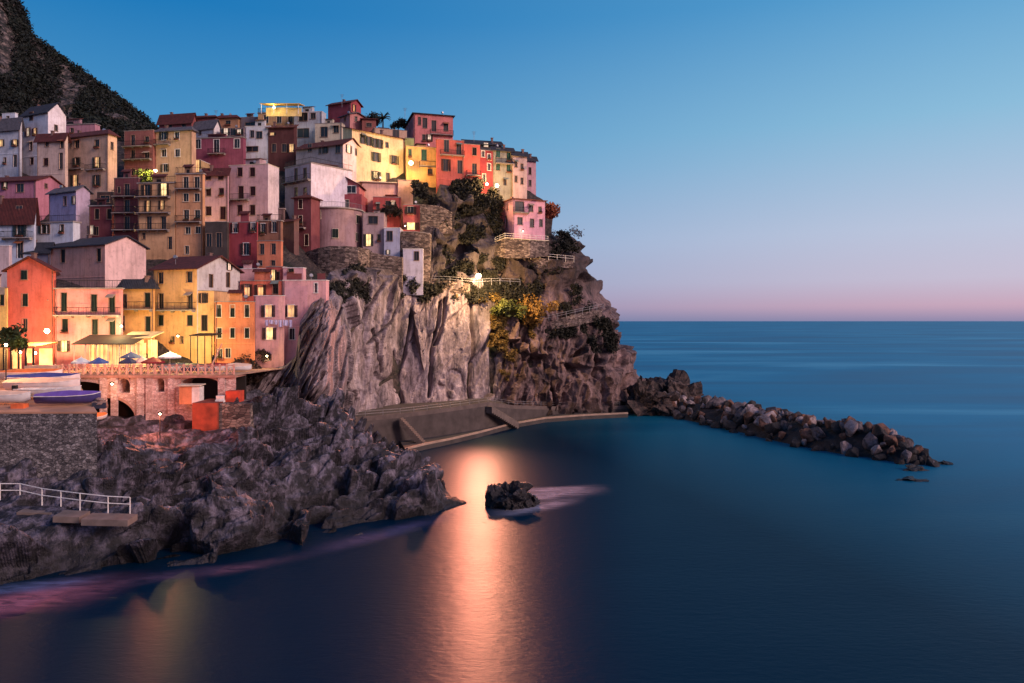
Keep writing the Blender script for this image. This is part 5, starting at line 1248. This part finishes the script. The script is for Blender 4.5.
# ================================================================ PLANTS
def bush(name, label, px, py, D, R_, c1, c2, nm, n_=5, per=120, size=.28, cat='bush', seed=1, group=None):
    b = at(px, py, D); r = np.random.default_rng(seed)
    C = r.normal(size=(n_,3))*np.array([R_*.7,R_*.5,R_*.35])+np.array([0,0,R_*.5]); R = r.uniform(.5,.9,n_)*R_
    t = thing(name, label, cat, b, 0, group)
    link('foliage', quadsmesh('foliage', leaves(C, R, per, size, .9, seed), leafmat(nm, c1, c2, .8)), t)
    m_ = MB(); 
    for c in C[:3]: m_.bar((0,0,-.6), tuple(c*.8), .07, 5, .03)
    m_.obj('stem', M['brown'], t); return t
bush('bush', 'rust-coloured bush beside the lone pink house on the headland', 552, 216, 160, 1.9, (100,52,36), (170,98,66), 'rust_leaves', 7, 200, .3, seed=2)
bush('bush', 'bare greyish bush right of the rust-coloured bush', 563, 236, 162, 1.5, (50,52,58), (92,86,92), 'grey_leaves', 5, 90, .2, seed=3)
bush('bush', 'orange-lit dry bush right below the cliff lamp', 531, 318, 149.5, 2.6, (110,84,34), (170,128,60), 'dry_leaves', 8, 200, .3, seed=4)
bush('bush', 'yellow-green bush under the cliff lamp', 508, 312, 147, 2.0, (44,56,22), (96,100,40), 'lime_leaves', 7, 180, .3, seed=5)
bush('bush', 'dark shrub beside the pergola at the left edge', 4, 342, 85.5, 1.2, (16,30,14), (52,72,30), 'garden_leaves', 6, 160, .2, seed=6)
bush('bush', 'green shrub between pergola and coral house', 20, 345, 85.8, .8, (26,44,16), (76,98,36), 'garden_leaves2', 5, 160, .18, seed=7)
bush('bush', 'dark climbing plant on the red terrace house', 391, 214, 147.5, 1.3, (22,22,18), (50,38,30), 'dark_leaves', 6, 150, .25, seed=8)
bush('roof_plants', 'lamp-lit plants on the roof terrace of the tan house', 146, 181, 141, 1.2, (50,66,26), (118,128,50), 'roof_leaves', 6, 130, .22, cat='plants', seed=9)
def tree(name, label, px, py, D, ht, R_, c1, c2, nm, seed):
    b = at(px, py, D); t = thing(name, label, 'tree', b); r = np.random.default_rng(seed); m_ = MB()
    m_.bar((0,0,-1),(0.1,0,ht*.4),.16,7,.11); C = []
    for k in range(7):
        a = r.uniform(0, 6.28); q = (math.cos(a)*R_*.7, math.sin(a)*R_*.55, ht*.3+r.uniform(0,.5)*ht); m_.bar((.1,0,ht*.5), q, .08, 5, .03); C.append(q)
    m_.obj('trunk', M['brown'], t)
    link('crown', quadsmesh('crown', leaves(C, [R_*.6]*7, 170, .22, .8, seed), leafmat(nm, c1, c2)), t)
tree('garden_tree', 'dark rounded tree left of the palm on the skyline', 370, 126, 172, 3.0, 2.0, (20,26,20), (44,50,38), 'dark_tree_leaves', 12)
tree('garden_tree', 'small dark tree on the skyline before the pink-red ridge house', 398, 130, 172, 2.4, 1.7, (22,24,22), (48,46,42), 'dark_tree_leaves', 13)
b = at(383, 130, 170); t = thing('palm_tree', 'palm tree on the skyline right of the crimson attic', 'palm', b)
m_ = MB(); m_.bar((0,0,-1),(0,0,2.6),.2,7,.15); m_.obj('trunk', M['brown'], t)
rr = random.Random(2)
fm = MB()
for k in range(26):
    a = rr.uniform(0, 6.28); el = rr.uniform(-.2, 1.3); Lf = rr.uniform(1.7, 2.4); prev = Vector((0,0,2.6)); d = Vector((math.cos(a)*math.cos(el), math.sin(a)*math.cos(el), math.sin(el)))
    side = Vector((-math.sin(a), math.cos(a), 0))
    for i in range(6):
        nx = prev+d*Lf/6; w = .28*(1-i/6.5)
        fm.quad(prev-side*w+Vector((0,0,-.12)), prev, nx, nx-side*w*.8+Vector((0,0,-.12))); fm.quad(prev, prev+side*w+Vector((0,0,-.12)), nx+side*w*.8+Vector((0,0,-.12)), nx)
        prev = nx; d = (d+Vector((0,0,-.22))).normalized()
fm.obj('crown', leafmat('palm_leaves', (18,28,20), (40,52,36)), t)

# cliff scrub: clumps rooted on the rock and among the terraces
r = np.random.default_rng(5)
def scatter(polys, n_, off, seed):
    out = []
    r = np.random.default_rng(seed)
    for (x0,x1,y0,y1,dens) in polys:
        k = int(n_*dens)
        x = r.uniform(x0,x1,k); y = r.uniform(y0,y1,k)
        kp = (vnoise(np.stack([x*.09,y*.09,x*0],-1), seed) > -.15) & (x < sil(y)-2)
        x, y = x[kp], y[kp]
        out.append(screenP(x, y, Dt(x, y)-off))
    return np.concatenate(out)
A = scatter([(414,480,181,205,.9),(440,500,196,240,1.2),(420,470,236,300,.55),(450,500,240,275,.8),(500,560,243,262,.5),(505,590,266,312,1.0),(540,612,318,336,.7),(560,585,215,250,.3),(430,475,286,300,.5),(398,420,262,296,.2),(345,372,266,300,.35),(300,350,284,300,.5),(590,615,335,350,.25),(470,500,190,300,1.0),(430,560,255,300,1.0)], 400, 1.7, 4)
tag(link('cliff_scrub', quadsmesh('cliff_scrub', leaves(A, np.random.default_rng(1).uniform(.5,1.35,len(A)), 60, .26, .8, 7), leafmat('cliff_leaves', (13,17,12), (44,42,30), .3))), kind='stuff')
A = scatter([(490,545,306,345,1.0),(498,516,300,380,.6),(505,560,325,350,.4),(455,500,290,302,.5)], 150, 1.5, 9)
tag(link('dry_grass', quadsmesh('dry_grass', leaves(A, np.random.default_rng(2).uniform(.4,.9,len(A)), 60, .22, .9, 8), leafmat('dry_grass_leaves', (76,62,28), (140,112,52), .4))), kind='stuff')
A = scatter([(262,330,282,312,.35),(236,290,352,385,.5)], 150, 1.0, 12)
tag(link('ivy_scrub', quadsmesh('ivy_scrub', leaves(A, np.random.default_rng(3).uniform(.3,.8,len(A)), 50, .16, .9, 8), leafmat('ivy_leaves', (30,24,22), (70,48,38), .4))), kind='stuff')

# ================================================================ LAMPS
def point(loc, W, col, r_=.25, spot=None):
    l = bpy.data.lights.new('lamp_light', 'SPOT' if spot else 'POINT'); l.energy = W; l.color = col; l.shadow_soft_size = r_
    o = bpy.data.objects.new('lamp_light', l); COL.objects.link(o); o.location = loc
    if spot:
        l.spot_size = rad(spot[1]); l.spot_blend = .9; o.rotation_euler = (Vector(spot[0])-Vector(loc)).to_track_quat('-Z','Y').to_euler()
    return o
def lamp(label, px, py, D, W, col=(1,.62,.25), kind='post', h=3.2, group=None, br=.16, off=(0,-.9,-.05)):
    L_ = at(px, py, D); t = thing('street_lamp' if kind == 'post' else 'wall_lamp', label, 'lamp', L_-Vector((0,0,h)) if kind == 'post' else L_, 0, group)
    top = h if kind == 'post' else 0
    m_ = MB()
    if kind == 'post': m_.bar((0,0,-.5),(0,0,top-.25),.07,6,.05); m_.obj('pole', M['black'], t)
    else: m_.bar((0,.5,.15),(0,0,.15),.04,5); m_.obj('bracket', M['black'], t)
    m_ = MB(); m_.bar((0,0,top+.14),(0,0,top+.3),.3,8,.05); m_.obj('shade', M['black'], t)
    me = bpy.data.meshes.new('bulb'); bm = bmesh.new(); bmesh.ops.create_icosphere(bm, subdivisions=2, radius=br); bm.to_mesh(me); bm.free(); me.materials.append(M['bulb'])
    link('bulb', me, t, (0,0,top))
    l = point(L_+Vector(off), W, col, .35); return t
lamp('very bright lamp post on the cliff path above the dark gully', 478.5, 276, 143.6, 17000, (1,.60,.26), h=3.6, br=.5, off=(2.0,-3.6,-.8))
m_ = at(478, 286, 143.4)
point(m_+Vector((0,-1.3,2.0)), 200000, (1,.29,.17), 2.6, ((-5.5,64,0), 66))
lamp('street lamp before the yellow house on the ridge', 411, 163, 153.4, 3400, (1,.6,.22), kind='wall', br=.42, off=(0,-1.3,-.2))
lamp('street lamp at the foot of the narrow crimson house', 487, 184, 156.8, 2000, (1,.55,.2), kind='wall', br=.26, off=(0,-1.2,0))
lamp('street lamp at the foot of the grey-green house', 497, 185.5, 156.8, 3200, (1,.55,.2), kind='wall', br=.36, off=(0,-1.2,0))
lamp('lamp shining on the roof plants of the tan house', 155.5, 170.5, 140.4, 2000, (1,.8,.3), kind='wall', br=.26)
lamp('lamp on the tan house above the alley', 174.5, 243, 129.9, 2300, (1,.72,.3), kind='wall', br=.26)
lamp('bright lamp on the lower wall of the coral-red house', 47, 331, 93.0, 3600, (1,.66,.26), kind='wall', br=.3)
lamp('wall lamp between the pink and the yellow waterfront houses', 121.5, 326, 95.4, 700, (1,.8,.35), kind='wall', br=.12)
lamp('small lamp on the pink wing near the rocks', 267, 356, 98, 130, (1,.65,.3), kind='wall', br=.1)
lamp('lamp in the pergola, left of two', 20, 352, 91, 500, (1,.6,.22), kind='wall', br=.18)
lamp('lamp in the pergola, right of two', 35, 353, 91, 500, (1,.6,.22), kind='wall', br=.18)
lamp('low lamp under the balcony brackets of the ochre house, left', 182, 226, 131.2, 50, (1,.75,.4), kind='wall', br=.07)
lamp('low lamp under the balcony brackets of the ochre house, right', 201, 226, 131.2, 50, (1,.75,.4), kind='wall', br=.07)
lamp('wall lamp on the yellow house before the restaurant', 178, 336, 94.0, 2600, (1,.74,.25), kind='wall', br=.1)
lamp('lamp under the canopy of the lit rooftop', 274, 107.5, 161, 450, (1,.75,.35), kind='wall', br=.2)
lamp('street lamp on the boat terrace at the left', 6, 345, 76, 1500, (1,.42,.16), kind='post', h=6.0, br=.14)
lamp('reddish orange lamp on the rocks before the viaduct', 160, 414, 79.0, 2000, (1,.24,.11), kind='post', h=3.2, br=.09)
lamp('wall lamp on the viaduct by the arched window', 112, 384, 85.6, 260, (1,.42,.2), kind='wall', br=.1)
lamp('lamp on the lone pink headland house doorway', 523, 231, 153.5, 60, (1,.7,.4), kind='wall', br=.05)
lamp('lamp by the lit doorway of the little red house', 405, 226, 146, 220, (1,.62,.3), kind='wall', br=.1)

# ================================================================ SKY, SUN, CAMERA
w = bpy.data.worlds.new('World'); scene.world = w; w.use_nodes = True; nt = w.node_tree; nt.nodes.clear()
out = nt.nodes.new('ShaderNodeOutputWorld'); bg = nt.nodes.new('ShaderNodeBackground'); nt.links.new(bg.outputs[0], out.inputs[0])
tc = nt.nodes.new('ShaderNodeTexCoord'); sp = nt.nodes.new('ShaderNodeSeparateXYZ'); nt.links.new(tc.outputs['Generated'], sp.inputs[0])
left = ramp(nt, sp.outputs[2], [(0, lin((108,128,166))), (.035, lin((126,147,186))), (.1, lin((124,162,203))), (.2, lin((82,152,200))), (.37, lin((30,121,186))), (1, lin((14,52,112)))])
right = ramp(nt, sp.outputs[2], [(0, lin((146,138,172))), (.018, lin((204,168,188))), (.05, lin((202,192,212))), (.11, lin((192,200,222))), (.24, lin((142,190,220))), (.38, lin((90,160,208))), (1, lin((20,62,125)))])
az = N(nt, 'ShaderNodeMath', operation='ARCTAN2'); nt.links.new(sp.outputs[0], az.inputs[0]); nt.links.new(sp.outputs[1], az.inputs[1])
mr = N(nt, 'ShaderNodeMapRange', interpolation_type='SMOOTHSTEP'); mr.inputs['From Min'].default_value = -.5; mr.inputs['From Max'].default_value = .75; nt.links.new(az.outputs[0], mr.inputs[0])
# past the right edge of the view the afterglow itself
glow = ramp(nt, sp.outputs[2], [(0, lin((235,150,150))), (.1, lin((250,190,180))), (.35, lin((190,175,205))), (1, lin((60,100,165)))])
mg = N(nt, 'ShaderNodeMapRange', interpolation_type='SMOOTHSTEP'); mg.inputs['From Min'].default_value = .7; mg.inputs['From Max'].default_value = 1.5; nt.links.new(az.outputs[0], mg.inputs[0])
c1 = mix(nt, mr.outputs[0], left.outputs[0], right.outputs[0]); c2 = mix(nt, mg.outputs[0], c1, glow.outputs[0])
nt.links.new(c2, bg.inputs[0]); bg.inputs[1].default_value = 1.0
def sun(el, azd, strength, ang, col):
    l = bpy.data.lights.new('afterglow', 'SUN'); l.energy = strength; l.angle = rad(ang); l.color = col
    o = bpy.data.objects.new('afterglow', l); COL.objects.link(o)
    d = Vector((math.sin(rad(azd))*math.cos(rad(el)), math.cos(rad(azd))*math.cos(rad(el)), math.sin(rad(el))))
    o.rotation_euler = d.to_track_quat('Z', 'Y').to_euler()
sun(24, 120, 2.7, 20, (1,.70,.63))
cam = bpy.data.cameras.new('camera'); co = bpy.data.objects.new('camera', cam); COL.objects.link(co); scene.camera = co
co.location = (0,0,H0); co.rotation_euler = (math.pi/2,0,0); cam.sensor_width = 36; cam.lens = F/1024*36; cam.shift_y = -(341.5-HY)/1024; cam.clip_start = .5; cam.clip_end = 90000
scene.view_settings.view_transform = 'Standard'; scene.view_settings.look = 'None'; scene.view_settings.exposure = 0; scene.view_settings.gamma = 1
scene.render.engine = 'CYCLES'; scene.cycles.use_denoising = True; scene.cycles.max_bounces = 5; scene.cycles.diffuse_bounces = 3; scene.cycles.glossy_bounces = 2
scene.cycles.sample_clamp_indirect = 4; scene.cycles.caustics_reflective = False; scene.cycles.caustics_refractive = False
